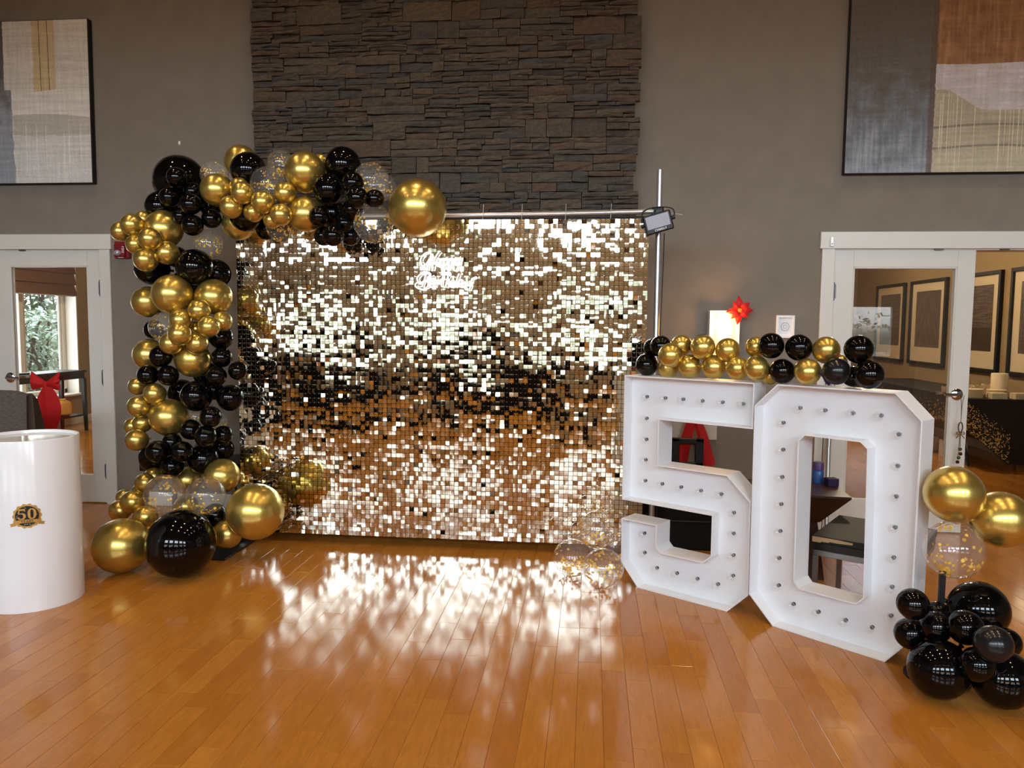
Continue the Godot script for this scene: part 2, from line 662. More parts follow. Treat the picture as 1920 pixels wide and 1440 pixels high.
func stone(st: SurfaceTool, s: Array, shift: Vector3) -> void:
	var r := RandomNumberGenerator.new()
	r.seed = s[6]
	var g := 0.0022
	var nx := clampi(int(s[2] / 0.055), 2, 6)
	var ny := 2 if s[3] < 0.06 else 3
	var z0: float = 0.08
	var z1: float = 0.118 + s[4]
	var slant := r.randf_range(-0.004, 0.004)
	var pts: Array = []
	for j in ny + 1:
		var row: Array = []
		for i in nx + 1:
			var u := float(i) / nx
			var v := float(j) / ny
			var edge := i == 0 or j == 0 or i == nx or j == ny
			var x: float = s[0] + g + (s[2] - 2 * g) * u
			var yy: float = s[1] + g + (s[3] - 2 * g) * v + slant * (u - 0.5) * 2.0
			if j == 0 or j == ny:
				yy += r.randf_range(-0.0022, 0.0022)
			else:
				yy += r.randf_range(-0.007, 0.007)
			if i > 0 and i < nx:
				x += r.randf_range(-0.012, 0.012)
			var z: float = z1 + r.randf_range(-0.006, 0.006) - (r.randf_range(0.003, 0.010) if edge else 0.0)
			row.append(Vector3(x, yy, z) + shift)
		pts.append(row)
	for j in ny:
		for i in nx:
			quad(st, pts[j][i], pts[j][i + 1], pts[j + 1][i + 1], pts[j + 1][i], Vector3.BACK)
	for i in nx:
		for j in [0, ny]:
			var a: Vector3 = pts[j][i]
			var b: Vector3 = pts[j][i + 1]
			quad(st, a, b, Vector3(b.x, b.y, z0), Vector3(a.x, a.y, z0), Vector3(0, -1 if j == 0 else 1, 0))
	for j in ny:
		for i in [0, nx]:
			var a: Vector3 = pts[j][i]
			var b: Vector3 = pts[j + 1][i]
			quad(st, a, b, Vector3(b.x, b.y, z0), Vector3(a.x, a.y, z0), Vector3(-1 if i == 0 else 1, 0, 0))

# ---------------------------------------------------------------- doors
# a glazed leaf in the plane z = -0.045 .. 0, hinge side at x_hinge, free side at x_free
func door_leaf(called: String, label: String, xa: float, xb: float, glass_a: float, glass_b: float, hinge_at: float, handle_at: float) -> Node3D:
	var o := structure(called, label)
	var w: Material = M["door_white"]
	var z0 := -0.05
	var z1 := -0.005
	var st := begin()
	bx(st, Vector3(xa, 0.008, z0), Vector3(glass_a, 2.052, z1), 0.002)
	part("stile", st, w, o)
	st = begin()
	bx(st, Vector3(glass_b, 0.008, z0), Vector3(xb, 2.052, z1), 0.002)
	part("stile", st, w, o)
	st = begin()
	bx(st, Vector3(glass_a, 1.932, z0), Vector3(glass_b, 2.052, z1), 0.001)
	part("top_rail", st, w, o)
	st = begin()
	bx(st, Vector3(glass_a, 0.008, z0), Vector3(glass_b, 0.222, z1), 0.001)
	part("bottom_rail", st, w, o)
	# glazing bead round the pane, on both faces
	st = begin()
	for z in [[-0.05, -0.034], [-0.022, -0.005]]:
		bx(st, Vector3(glass_a, 0.222, z[0]), Vector3(glass_a + 0.012, 1.932, z[1]), 0.003)
		bx(st, Vector3(glass_b - 0.012, 0.222, z[0]), Vector3(glass_b, 1.932, z[1]), 0.003)
		bx(st, Vector3(glass_a, 1.92, z[0]), Vector3(glass_b, 1.932, z[1]), 0.003)
		bx(st, Vector3(glass_a, 0.222, z[0]), Vector3(glass_b, 0.234, z[1]), 0.003)
	part("glazing_bead", st, w, o)
	st = begin()
	bx(st, Vector3(glass_a + 0.002, 0.224, -0.031), Vector3(glass_b - 0.002, 1.93, -0.025))
	part("glass_pane", st, M["pane_glass"], o)
	for y in [1.755, 1.035, 0.27]:
		st = begin()
		tube(st, [Vector3(hinge_at, y - 0.055, 0.006), Vector3(hinge_at, y + 0.055, 0.006)], 0.0075, 10)
		for e in [-0.058, 0.058]:
			lathe(st, ball_profile(0.008, 8), 10, Transform3D(Basis.IDENTITY, Vector3(hinge_at, y + e, 0.006)))
		bx(st, Vector3(hinge_at - 0.018, y - 0.05, -0.004), Vector3(hinge_at + 0.018, y + 0.05, -0.001))
		part("hinge", st, M["hinge_metal"], o)
	# lever handles on both faces
	var hx := handle_at
	var toward := 1.0 if glass_a > hx else -1.0
	for f in [1.0, -1.0]:
		var zf: float = z1 if f > 0 else z0
		st = begin()
		lathe(st, [Vector2(0.0, 0.0), Vector2(0.042, 0.0), Vector2(0.042, 0.004), Vector2(0.035, 0.01), Vector2(0.0, 0.011)], 32,
			Transform3D(Basis(Vector3.RIGHT, PI / 2 * f), Vector3(hx, 1.022, zf)))
		var rose := part("rosette", st, M["chrome"], o)
		st = begin()
		tube(st, [Vector3(hx, 1.022, zf), Vector3(hx, 1.022, zf + 0.05 * f)], 0.009, 12)
		bx(st, Vector3(hx - 0.012 if toward > 0 else hx - 0.105, 1.012, zf + 0.043 * f - 0.006), Vector3(hx + 0.105 if toward > 0 else hx + 0.012, 1.032, zf + 0.043 * f + 0.006), 0.004)
		part("lever", st, M["chrome"], rose)
	return o

func casing(called: String, label: String, xa: float, xb: float, wide: float) -> void:
	var o := structure(called, label)
	var w: Material = M["door_white"]
	var st: SurfaceTool
	for s in [-1.0, 1.0]:
		var x: float = xa if s < 0 else xb
		st = begin()
		bx(st, Vector3(minf(x, x + s * wide), 0, 0), Vector3(maxf(x, x + s * wide), 2.06, 0.018), 0.002)
		part("side_casing", st, w, o)
		st = begin()   # jamb lining the opening
		bx(st, Vector3(minf(x, x - s * 0.014), 0, -0.15), Vector3(maxf(x, x - s * 0.014), 2.065, 0.0))
		part("jamb", st, w, o)
	st = begin()
	bx(st, Vector3(xa - wide - 0.016, 2.06, 0), Vector3(xb + wide + 0.016, 2.18, 0.026), 0.003)
	part("head_casing", st, w, o)
	st = begin()
	bx(st, Vector3(xa, 2.052, -0.15), Vector3(xb, 2.065, 0.0))
	part("head_jamb", st, w, o)

func build_doors() -> void:
	casing("trim_1", "white door casing beside the red fire alarm", -5.775, -3.912, 0.09)
	door_leaf("door_1", "white glazed door with a red bow, beside the fire alarm", -4.835, -3.928, -4.705, -4.028, -3.918, -4.735)
	door_leaf("door_2", "white glazed door leaf beyond the grey armchair", -5.76, -4.84, -5.66, -4.97, -5.768, -4.905)
	casing("trim_2", "white door casing beside the small white wall frame", 1.738, 3.655, 0.09)
	door_leaf("door_3", "closed white glazed door behind the number zero", 1.752, 2.709, 1.876, 2.588, 1.742, 2.63)
	# catch plates in the head jamb
	var st := begin()
	bx(st, Vector3(-4.6, 2.05, 0.0), Vector3(-4.55, 2.058, 0.018))
	solid("door_catch", st, M["hinge_metal"], "dark little ball catch in the door head above the red bow", "catch")
	for x in [2.42, 2.86]:
		st = begin()
		bx(st, Vector3(x, 2.05, 0.0), Vector3(x + 0.06, 2.058, 0.02), 0.002)
		solid("door_catch", st, M["hinge_metal"], "dark ball catch in the door head above the closed glazed door" if x < 2.7 else "dark ball catch in the door head above the open doorway", "catch")

# ---------------------------------------------------------------- the hall behind the camera (seen in mirrors and balloons)
func build_hall_behind_camera() -> void:
	var n := 0
	for row in [[0.86, 1.97, 0.56], [2.95, 4.3, 1.0]]:
		for x in WINDOW_X:
			n += 1
			var o := structure("window_%d" % n, "white framed window in the wall opposite the backdrop")
			var st := begin()
			var a := Vector3(x - 0.87, row[0], 10.2)
			var b := Vector3(x + 0.87, row[1], 10.27)
			bx(st, a, Vector3(a.x + 0.06, b.y, b.z))
			bx(st, Vector3(b.x - 0.06, a.y, a.z), b)
			bx(st, a, Vector3(b.x, a.y + 0.06, b.z))
			bx(st, Vector3(a.x, b.y - 0.06, a.z), b)
			for k in [1]:
				var xm: float = x
				bx(st, Vector3(xm - 0.03, a.y, a.z), Vector3(xm + 0.03, b.y, b.z))
			if row[0] > 2.0:
				bx(st, Vector3(a.x, 3.6, a.z), Vector3(b.x, 3.65, b.z))
			part("window_frame", st, M["door_white"], o)
			st = begin()
			bx(st, Vector3(a.x + 0.05, a.y + 0.05, 10.35), Vector3(b.x - 0.05, b.y - 0.05, 10.356))
			part("glass_pane", st, M["pane_glass"], o)
	# recessed ceiling lamps
	var lane := {-3.6: "over the plinth side", -1.2: "second from the plinth side", 1.2: "second from the buffet side", 3.6: "over the buffet side"}
	var rank := {1.6: "row by the stone wall", 3.2: "second row from the stone wall", 4.8: "row before the beam", 7.4: "row past the beam", 9.3: "row by the windows"}
	for x in [-3.6, -1.2, 1.2, 3.6]:
		for z in [1.6, 3.2, 4.8, 7.4, 9.3]:
			var t := thing("recessed_ceiling_lamp", "recessed warm round ceiling lamp, " + rank[z] + ", " + lane[x], "ceiling lamp", Vector3(x, 5.59, z), 0.0, "recessed lamps in the hall ceiling")
			var st := begin()
			lathe(st, [Vector2(0.075, 0.012), Vector2(0.105, 0.012), Vector2(0.1, 0.0), Vector2(0.08, 0.0)], 24)
			part("lamp_ring", st, M["lamp_ring"], t)
			st = begin()
			lathe(st, [Vector2(0.0, 0.004), Vector2(0.078, 0.004), Vector2(0.078, 0.01), Vector2(0.0, 0.01)], 24)
			part("lamp_glass", st, glow("can_lamp", Color(1.0, 0.86, 0.66), 60.0), t)
			var l := SpotLight3D.new()
			l.name = "recessed_lamp_light"
			l.position = Vector3(x, 5.57, z)
			l.rotation.x = -PI / 2
			l.spot_angle = 62.0
			l.spot_range = 20.0
			l.spot_attenuation = 2.0
			l.light_color = Color(1.0, 0.87, 0.7)
			l.light_energy = CAN_LIGHT
			l.light_size = 0.075
			l.shadow_enabled = true
			add_child(l, true)
	# dark cloth-covered guest tables with chairs along the window wall
	for x in [-4.6, -1.5, 1.6, 4.7]:
		var t := thing("guest_table", "long black-clothed table, " + {-4.6: "under the window nearest the bow door side", -1.5: "second from the bow door side", 1.6: "second from the buffet side", 4.7: "nearest the buffet side"}[x], "table", Vector3(x, 0, 8.9), 0.0, "black guest tables by the hall windows")
		var st := begin()
		bx(st, Vector3(-1.1, 0.0, -0.38), Vector3(1.1, 0.75, 0.38), 0.02)
		part("tablecloth", st, M["black_cloth"], t)
	for x in [-5.3, -3.9, -2.2, -0.8, 0.9, 2.3, 4.0, 5.4]:
		var t := thing("guest_chair", "dark upholstered chair at the window tables, " + {-5.3: "outermost on the bow door side", -3.9: "second from the bow door side", -2.2: "third from the bow door side", -0.8: "fourth from the bow door side", 0.9: "fourth from the buffet side", 2.3: "third from the buffet side", 4.0: "second from the buffet side", 5.4: "outermost on the buffet side"}[x], "chair", Vector3(x, 0, 8.25), 0.0, "guest chairs by the hall windows")
		var st := begin()
		bx(st, Vector3(-0.22, 0.42, -0.22), Vector3(0.22, 0.5, 0.22), 0.02)
		part("seat", st, M["black_cloth"], t)
		st = begin()
		bx(st, Vector3(-0.22, 0.5, -0.24), Vector3(0.22, 0.95, -0.18), 0.02)
		part("backrest", st, M["black_cloth"], t)
		for sx in [-0.2, 0.2]:
			for sz in [-0.2, 0.2]:
				st = begin()
				tube(st, [Vector3(sx, 0, sz), Vector3(sx, 0.42, sz)], 0.014, 8)
				part("leg", st, M["black_plastic"], t)
	# garden outside: ground and a clipped hedge
	var g := structure("ground", "pale gravel ground outside the hall")
	var st2 := begin()
	bx(st2, Vector3(-40, -0.4, 10.7), Vector3(40, -0.2, 50))
	bx(st2, Vector3(-40, -0.4, -30), Vector3(-8.0, -0.2, 10.7))
	part("ground_face", st2, mat("gravel", Color(0.55, 0.54, 0.5), 0.9), g)
	hedge("garden_hedge", "evergreen hedge outside the hall windows", Vector3(0, -0.2, 15.0), Vector3(22, 2.1, 1.2), 5000, 91)

const CAN_LIGHT := 1.15

# leaves scattered through a box, twigs inside
func hedge(called: String, label: String, at: Vector3, size: Vector3, count: int, seed_: int, leaf_long := 0.16, tint := Color(0.16, 0.24, 0.13)) -> void:
	var t := thing(called, label, "hedge", at)
	var st := begin()
	var a := Vector3(0, 0, 0)
	var l := 1.0
	for s in [-1.0, 1.0]:
		tri(st, a, Vector3(s * 0.2, 0.04, l * 0.3), Vector3(0, -0.02, l * 0.55), Vector3.UP)
		tri(st, Vector3(s * 0.2, 0.04, l * 0.3), Vector3(s * 0.16, 0.03, l * 0.7), Vector3(0, -0.02, l * 0.55), Vector3.UP)
		tri(st, Vector3(s * 0.16, 0.03, l * 0.7), Vector3(0, -0.08, l), Vector3(0, -0.02, l * 0.55), Vector3.UP)
	var mesh := st.commit()
	var r := RandomNumberGenerator.new()
	r.seed = seed_
	var mm := MultiMesh.new()
	mm.transform_format = MultiMesh.TRANSFORM_3D
	mm.use_colors = true
	mm.mesh = mesh
	mm.instance_count = count
	for i in count:
		var p := Vector3(r.randf_range(-0.5, 0.5) * size.x, r.randf() * size.y, r.randf_range(-0.5, 0.5) * size.z)
		var b := Basis.from_euler(Vector3(r.randf_range(-0.9, 0.9), r.randf() * TAU, r.randf_range(-0.6, 0.6))) * Basis.from_scale(Vector3.ONE * leaf_long * r.randf_range(0.7, 1.3))
		mm.set_instance_transform(i, Transform3D(b, p))
		var k := r.randf_range(0.6, 1.25)
		mm.set_instance_color(i, Color(tint.r * k, tint.g * k, tint.b * k))
	var m := mat("laurel_leaf", Color(1, 1, 1), 0.27)
	m.metallic_specular = 0.7
	m.vertex_color_use_as_albedo = true
	m.backlight_enabled = true
	m.backlight = Color(0.3, 0.38, 0.2)
	var o := MultiMeshInstance3D.new()
	o.name = "leaves"
	o.multimesh = mm
	o.material_override = m
	stuff(o)
	t.add_child(o, true)
	st = begin()
	for i in 14:
		var p := Vector3(r.randf_range(-0.42, 0.42) * size.x, 0, r.randf_range(-0.3, 0.3) * size.z)
		tube(st, [p, p + Vector3(r.randf_range(-0.2, 0.2), size.y * 0.5, r.randf_range(-0.1, 0.1)), p + Vector3(r.randf_range(-0.3, 0.3), size.y * 0.9, r.randf_range(-0.2, 0.2))], 0.02, 6)
	stuff(part("branches", st, mat("bark", Color(0.3, 0.25, 0.2), 0.9), t))

# ---------------------------------------------------------------- pictures and small things on the walls
func picture_texture(which: int) -> ImageTexture:
	var n := 640
	var im := Image.create(n, n, false, Image.FORMAT_RGB8)
	var a := FastNoiseLite.new()
	a.seed = 40 + which
	a.frequency = 0.012
	a.fractal_octaves = 5
	var cloth := FastNoiseLite.new()
	cloth.seed = 50 + which
	cloth.frequency = 0.17
	cloth.fractal_octaves = 2
	var r := RandomNumberGenerator.new()
	r.seed = 60 + which
	var drips: Array = []
	for k in 46:
		drips.append([r.randf(), r.randf_range(0.0, 0.25), r.randf_range(0.75, 1.0)])
	for y in n:
		for x in n:
			var u := float(x) / n
			var v := float(y) / n
			var f := a.get_noise_2d(x, y)                      # soft clouds
			var h := a.get_noise_2d(x * 0.25, y * 5.0)         # brush drawn sideways
			var w := a.get_noise_2d(x * 5.0, y * 0.3)          # brush drawn down
			var g := cloth.get_noise_2d(x * 0.5, y * 0.5)
			var c: Color
			if which == 0:
				# grey and cream fields, a tan stripe at the top, dark at the far edge
				var e := 0.425 + (0.0 if v < 0.42 else 0.035 + 0.02 * v) + 0.01 * f
				if u < e:
					c = Color(0.33, 0.31, 0.29).lerp(Color(0.52, 0.53, 0.55), smoothstep(0.2, 0.65, v + 0.3 * f)).lerp(Color(0.3, 0.26, 0.22), clampf(0.35 - v + 0.5 * h, 0, 0.8))
				elif v < 0.435 + 0.02 * sin(u * 5.0):
					c = Color(0.74, 0.71, 0.67)
					if u > 0.625 + 0.01 * h and u < 0.775 + 0.01 * h:
						c = Color(0.70, 0.62, 0.48)
						if absf(u - 0.672 - 0.01 * v) < 0.0022 or absf(u - 0.728 - 0.012 * v) < 0.0022:
							c = Color(0.33, 0.26, 0.2)
				elif v < 0.60 - 0.03 * sin(u * 4.0 - 1.0):
					c = Color(0.78, 0.755, 0.72)
				elif v < 0.705 + 0.012 * f:
					c = Color(0.66, 0.635, 0.595)
				else:
					c = Color(0.735, 0.72, 0.70)
				if u > e and v > 0.55:
					for d in drips:
						if absf(u - d[0] - 0.004 * h) < 0.0016 and v > 0.6 + d[1] and v < d[2]:
							c = c.lightened(0.3)
			else:
				# charcoal field, ochre field above, pale wave, sand with drips
				var e := 0.468 + 0.006 * h
				if u < e:
					c = Color(0.34, 0.30, 0.265).lerp(Color(0.40, 0.41, 0.43), smoothstep(0.35, 0.8, v + 0.25 * f)).lerp(Color(0.60, 0.61, 0.64), smoothstep(0.66, 1.1, v + 0.22 * f + 0.16 * w) * 0.8)
					if u > e - 0.03:
						c = c.lerp(Color(0.33, 0.24, 0.18), 0.6)
				elif v < 0.405 - 0.006 * sin(u * 7.0):
					c = Color(0.56, 0.385, 0.225).lerp(Color(0.48, 0.31, 0.17), clampf(0.5 + 1.2 * f, 0, 1)).lerp(Color(0.63, 0.47, 0.31), clampf(w * 0.9, 0, 0.6))
				elif v < 0.545 + 0.115 * smoothstep(0.5, 0.75, u + 0.02 * f):
					c = Color(0.70, 0.66, 0.64).lerp(Color(0.75, 0.71, 0.72), clampf(0.5 + f, 0, 1))
				else:
					c = Color(0.63, 0.58, 0.49).lerp(Color(0.70, 0.66, 0.56), smoothstep(0.75, 1.0, v))
					for k in [0.75, 0.865]:
						if absf(v - k - 0.012 * sin(u * 6.0)) < 0.006:
							c = c.darkened(0.25)
					for d in drips:
						if absf(u - d[0]) < 0.0014 and u > 0.49 and v > 0.55 + d[1] * 0.3 and v < d[2] + 0.1:
							c = Color(0.82, 0.77, 0.66)
			var k2 := (1.13 if which == 0 else 1.06) + 0.13 * h * (0.5 + absf(f)) + 0.07 * w + 0.04 * g
			im.set_pixel(x, y, Color(clampf(c.r * k2, 0, 1), clampf(c.g * k2, 0, 1), clampf(c.b * k2, 0, 1)))
	return ImageTexture.create_from_image(im)

func build_paintings() -> void:
	for w in 2:
		var x0: float = [-5.172, 1.762][w]
		var y0: float = [2.572, 2.58][w]
		var s: float = 1.255
		var t := thing("canvas_painting", ["square abstract canvas in grey and cream with a tan stripe, above the bow door", "square abstract canvas in charcoal, ochre and sand, above the closed glazed door"][w], "painting", Vector3(x0 + s / 2, y0 + s / 2, 0.0))
		var st := begin()   # black painted edges of the stretched canvas
		bx(st, Vector3(-s / 2, -s / 2, 0.004), Vector3(s / 2, s / 2, 0.05), 0.003)
		part("canvas_edge", st, mat("picture_black", Color(0.035, 0.03, 0.028), 0.6), t)
		st = begin()
		var h := s / 2 - 0.006
		var q := [Vector3(-h, h, 0.0525), Vector3(h, h, 0.0525), Vector3(h, -h, 0.0525), Vector3(-h, -h, 0.0525)]
		var uv := [Vector2(0, 0), Vector2(1, 0), Vector2(1, 1), Vector2(0, 1)]
		for i in [0, 1, 2, 0, 2, 3]:
			st.set_normal(Vector3.BACK)
			st.set_uv(uv[i])
			st.add_vertex(q[i])
		var m := mat("painted_canvas_%d" % w, Color(1, 1, 1), 0.5)
		m.albedo_texture = picture_texture(w)
		m.normal_enabled = true
		m.normal_texture = noise_tex(71, 0.05, 4, 512, [], 4.0)
		m.normal_scale = 0.25
		part("painted_face", st, m, t)

func build_wall_things() -> void:
	# red fire alarm
	var t := thing("fire_alarm", "red fire alarm horn with a strobe, on the wall beside the door casing", "fire alarm", Vector3(-3.708, 2.055, 0.0))
	var red := mat("alarm_red", Color(0.50, 0.05, 0.09), 0.35)
	var st := begin()
	bx(st, Vector3(-0.062, -0.066, 0.0), Vector3(0.062, 0.066, 0.035), 0.004)
	part("back_box", st, red, t)
	st = begin()
	bx(st, Vector3(-0.055, -0.055, 0.035), Vector3(0.035, 0.045, 0.055), 0.005)
	for k in 5:
		bx(st, Vector3(-0.045, 0.005 + k * 0.007, 0.055), Vector3(0.012, 0.008 + k * 0.007, 0.058))
	part("horn", st, red, t)
	st = begin()
	lathe(st, [Vector2(0, 0), Vector2(0.022, 0), Vector2(0.021, 0.008), Vector2(0.014, 0.016), Vector2(0, 0.02)], 24, Transform3D(Basis(Vector3.RIGHT, PI / 2) * Basis.from_scale(Vector3(1.35, 1, 1)), Vector3(-0.022, -0.025, 0.055)))
	part("strobe_lens", st, mat("strobe_lens", Color(0.75, 0.76, 0.8), 0.15, 0.4), t)
	put("lettering", lettering("FIRE", 0.026, 0.002), mat("alarm_letters", Color(0.85, 0.8, 0.8), 0.6), t, Transform3D(Basis(Vector3.BACK, -PI / 2), Vector3(0.024, 0.0, 0.056)))
	st = begin()
	bx(st, Vector3(-0.03, -0.0635, 0.034), Vector3(0.015, -0.0575, 0.0365))
	part("name_strip", st, mat("alarm_letters", Color(0.85, 0.8, 0.8), 0.6), t)
	# tiny adhesive hook
	st = begin()
	bx(st, Vector3(-0.008, -0.016, 0), Vector3(0.008, 0.014, 0.004), 0.0015)
	tube(st, spline([Vector3(0, -0.002, 0.004), Vector3(0, -0.010, 0.010), Vector3(0, -0.012, 0.016), Vector3(0, -0.004, 0.018)], 4), 0.0025, 8)
	solid("wall_hook", st, M["white_gloss"], "tiny white adhesive hook on the wall above the big black corner balloon", "hook", Vector3(-3.222, 2.883, 0))
	# sensor on the door head
	t = thing("door_sensor", "small white sensor on the corner of the door head casing", "sensor", Vector3(1.706, 2.108, 0.026))
	st = begin()
	bx(st, Vector3(-0.0115, -0.034, 0), Vector3(0.0115, 0.034, 0.018), 0.004)
	part("sensor_case", st, M["white_gloss"], t)
	st = begin()
	lathe(st, [Vector2(0, 0), Vector2(0.004, 0), Vector2(0.003, 0.002), Vector2(0, 0.003)], 12, Transform3D(Basis(Vector3.RIGHT, PI / 2), Vector3(0, -0.016, 0.018)))
	part("sensor_eye", st, M["black_plastic"], t)
	# glowing wall sconce
	t = thing("wall_sconce", "white box wall lamp glowing warm behind the balloons on the five", "wall lamp", Vector3(0.962, 1.41, 0.0))
	var white: Material = M["white_gloss"]
	st = begin()
	for s in [-1.0, 1.0]:
		bx(st, Vector3(s * 0.094 - 0.014, -0.2, 0.0), Vector3(s * 0.094 + 0.014, 0.2, 0.1), 0.003)
		bx(st, Vector3(-0.0802, s * 0.193 - 0.007, 0.0), Vector3(0.0802, s * 0.193 + 0.007, 0.0995), 0.002)
	part("lamp_frame", st, white, t)
	# frosted glass, brightest before the bulb behind it
	var gt := GradientTexture2D.new()
	gt.width = 128
	gt.height = 256
	gt.fill = GradientTexture2D.FILL_RADIAL
	gt.fill_from = Vector2(0.5, 0.34)
	gt.fill_to = Vector2(0.5, 0.95)
	var gr := Gradient.new()
	gr.offsets = PackedFloat32Array([0.0, 0.35, 0.62, 1.0])
	gr.colors = PackedColorArray([Color(1.0, 0.97, 0.86), Color(1.0, 0.95, 0.78), Color(0.93, 0.74, 0.42), Color(0.80, 0.58, 0.28)])
	gt.gradient = gr
	var gm := mat("sconce_glass", Color(0.8, 0.74, 0.62), 0.4)
	gm.emission_enabled = true
	gm.emission = Color(1, 1, 1)
	gm.emission_operator = BaseMaterial3D.EMISSION_OP_MULTIPLY
	gm.emission_texture = gt
	gm.emission_energy_multiplier = 1.15
	st = begin()
	var gq := [Vector3(-0.08, 0.186, 0.084), Vector3(0.08, 0.186, 0.084), Vector3(0.08, -0.186, 0.084), Vector3(-0.08, -0.186, 0.084)]
	var guv := [Vector2(0, 0), Vector2(1, 0), Vector2(1, 1), Vector2(0, 1)]
	for i in [0, 1, 2, 0, 2, 3]:
		st.set_normal(Vector3.BACK)
		st.set_uv(guv[i])
		st.add_vertex(gq[i])
	part("lamp_glass", st, gm, t)
	var l := OmniLight3D.new()
	l.name = "sconce_light"
	l.position = Vector3(0.952, 1.52, 0.16)
	l.light_color = Color(1.0, 0.72, 0.38)
	l.light_energy = 0.11
	l.light_size = 0.05
	l.omni_range = 15.0
	l.omni_attenuation = 2.0
	l.shadow_enabled = true
	add_child(l, true)
	# red cloth poinsettia on the lamp's corner
	t = thing("poinsettia", "red cloth poinsettia flower on the corner of the glowing wall lamp", "flower", Vector3(1.062, 1.612, 0.112))
	var petal_m := mat("poinsettia_red", Color(0.80, 0.06, 0.045), 0.6)
	petal_m.backlight_enabled = true
	petal_m.backlight = Color(0.4, 0.03, 0.02)
	for k in 8:
		var ang: float = TAU * k / 8.0 + [0.1, -0.1, 0.12, 0.0, -0.15, 0.1, 0.0, -0.1][k] + PI / 2
		var ln: float = [0.105, 0.082, 0.1, 0.088, 0.108, 0.08, 0.098, 0.09][k]
		st = begin()
		var prev: Array = []
		for i in 7:
			var u := i / 6.0
			var wd := 0.026 * sin(PI * pow(u, 0.75)) * (1.0 + 0.12 * sin(i * 2.1))
			var z := 0.016 * sin(PI * u) - 0.014 * u * u
			var row := [Vector3(u * ln, -wd, z - 0.006), Vector3(u * ln, 0, z), Vector3(u * ln, wd, z - 0.006)]
			if i > 0:
				for j in 2:
					quad(st, prev[j], prev[j + 1], row[j + 1], row[j], Vector3.BACK)
			prev = row
		part("petal", st, petal_m, t, Transform3D(Basis(Vector3.BACK, ang) * Basis(Vector3.UP, -0.12 - 0.1 * (k % 2)), Vector3(0, 0, 0.004 * (k % 2))))
	st = begin()
	for k in 7:
		lathe(st, ball_profile(0.006, 6), 8, Transform3D(Basis.IDENTITY, Vector3(0.011 * cos(k * 1.05) if k > 0 else 0.0, 0.011 * sin(k * 1.05) if k > 0 else 0.0, 0.014)))
	part("flower_centre", st, mat("stamen", Color(0.8, 0.6, 0.2), 0.5), t)
	# small white frame with a round dial
	t = thing("wall_frame", "small white frame with a faint round dial, beside the poinsettia lamp", "frame", Vector3(1.409, 1.497, 0.0))
	st = begin()
	for s in [-1.0, 1.0]:
		bx(st, Vector3(s * 0.056 - 0.009, -0.083, 0), Vector3(s * 0.056 + 0.009, 0.083, 0.022), 0.002)
		bx(st, Vector3(-0.0472, s * 0.074 - 0.009, 0), Vector3(0.0472, s * 0.074 + 0.009, 0.0215), 0.002)
	part("frame_border", st, white, t)
	st = begin()
	bx(st, Vector3(-0.05, -0.07, 0), Vector3(0.05, 0.07, 0.006))
	part("dial_plate", st, M["white_board"], t)
	st = begin()
	lathe(st, [Vector2(0.027, 0), Vector2(0.031, 0), Vector2(0.031, 0.003), Vector2(0.027, 0.003)], 32, Transform3D(Basis(Vector3.RIGHT, PI / 2), Vector3(0, 0.0, 0.006)))
	lathe(st, [Vector2(0.012, 0), Vector2(0.0145, 0), Vector2(0.0145, 0.002), Vector2(0.012, 0.002)], 24, Transform3D(Basis(Vector3.RIGHT, PI / 2), Vector3(0, 0.0, 0.006)))
	part("dial_ring", st, mat("dial_grey", Color(0.66, 0.66, 0.68), 0.4), t)
	# white board with a red bow, behind the five
	st = begin()
	bx(st, Vector3(0.609, 0.65, 0.0), Vector3(0.944, 1.02, 0.018), 0.003)
	for p in [Vector2(0.925, 0.668), Vector2(0.628, 0.668)]:
		lathe(st, [Vector2(0, 0), Vector2(0.004, 0), Vector2(0, 0.003)], 10, Transform3D(Basis(Vector3.RIGHT, PI / 2), Vector3(p.x, p.y, 0.018)))
	solid("wall_board", st, mat("board_cream", Color(0.84, 0.78, 0.72), 0.5), "cream board on the wall behind the red ribbon tails", "board")
	bow("ribbon_bow", "red velvet bow whose two tails hang behind the number five", Vector3(0.765, 0.955, 0.06), 0.17, [
		[[0.0, -0.1], [-0.03, -0.22], [-0.09, -0.48]], [[0.0, -0.1], [0.06, -0.25], [0.115, -0.49]]], 0.095)
	# red bow on the left door's pane
	bow("ribbon_bow", "red velvet bow with broad tails on the glass of the door beside the alarm", Vector3(-4.40, 0.975, 0.03), 0.125, [
		[[0.0, -0.02], [-0.06, -0.16], [-0.045, -0.40]], [[0.02, -0.02], [0.05, -0.22], [0.015, -0.44]]], 0.0, true)

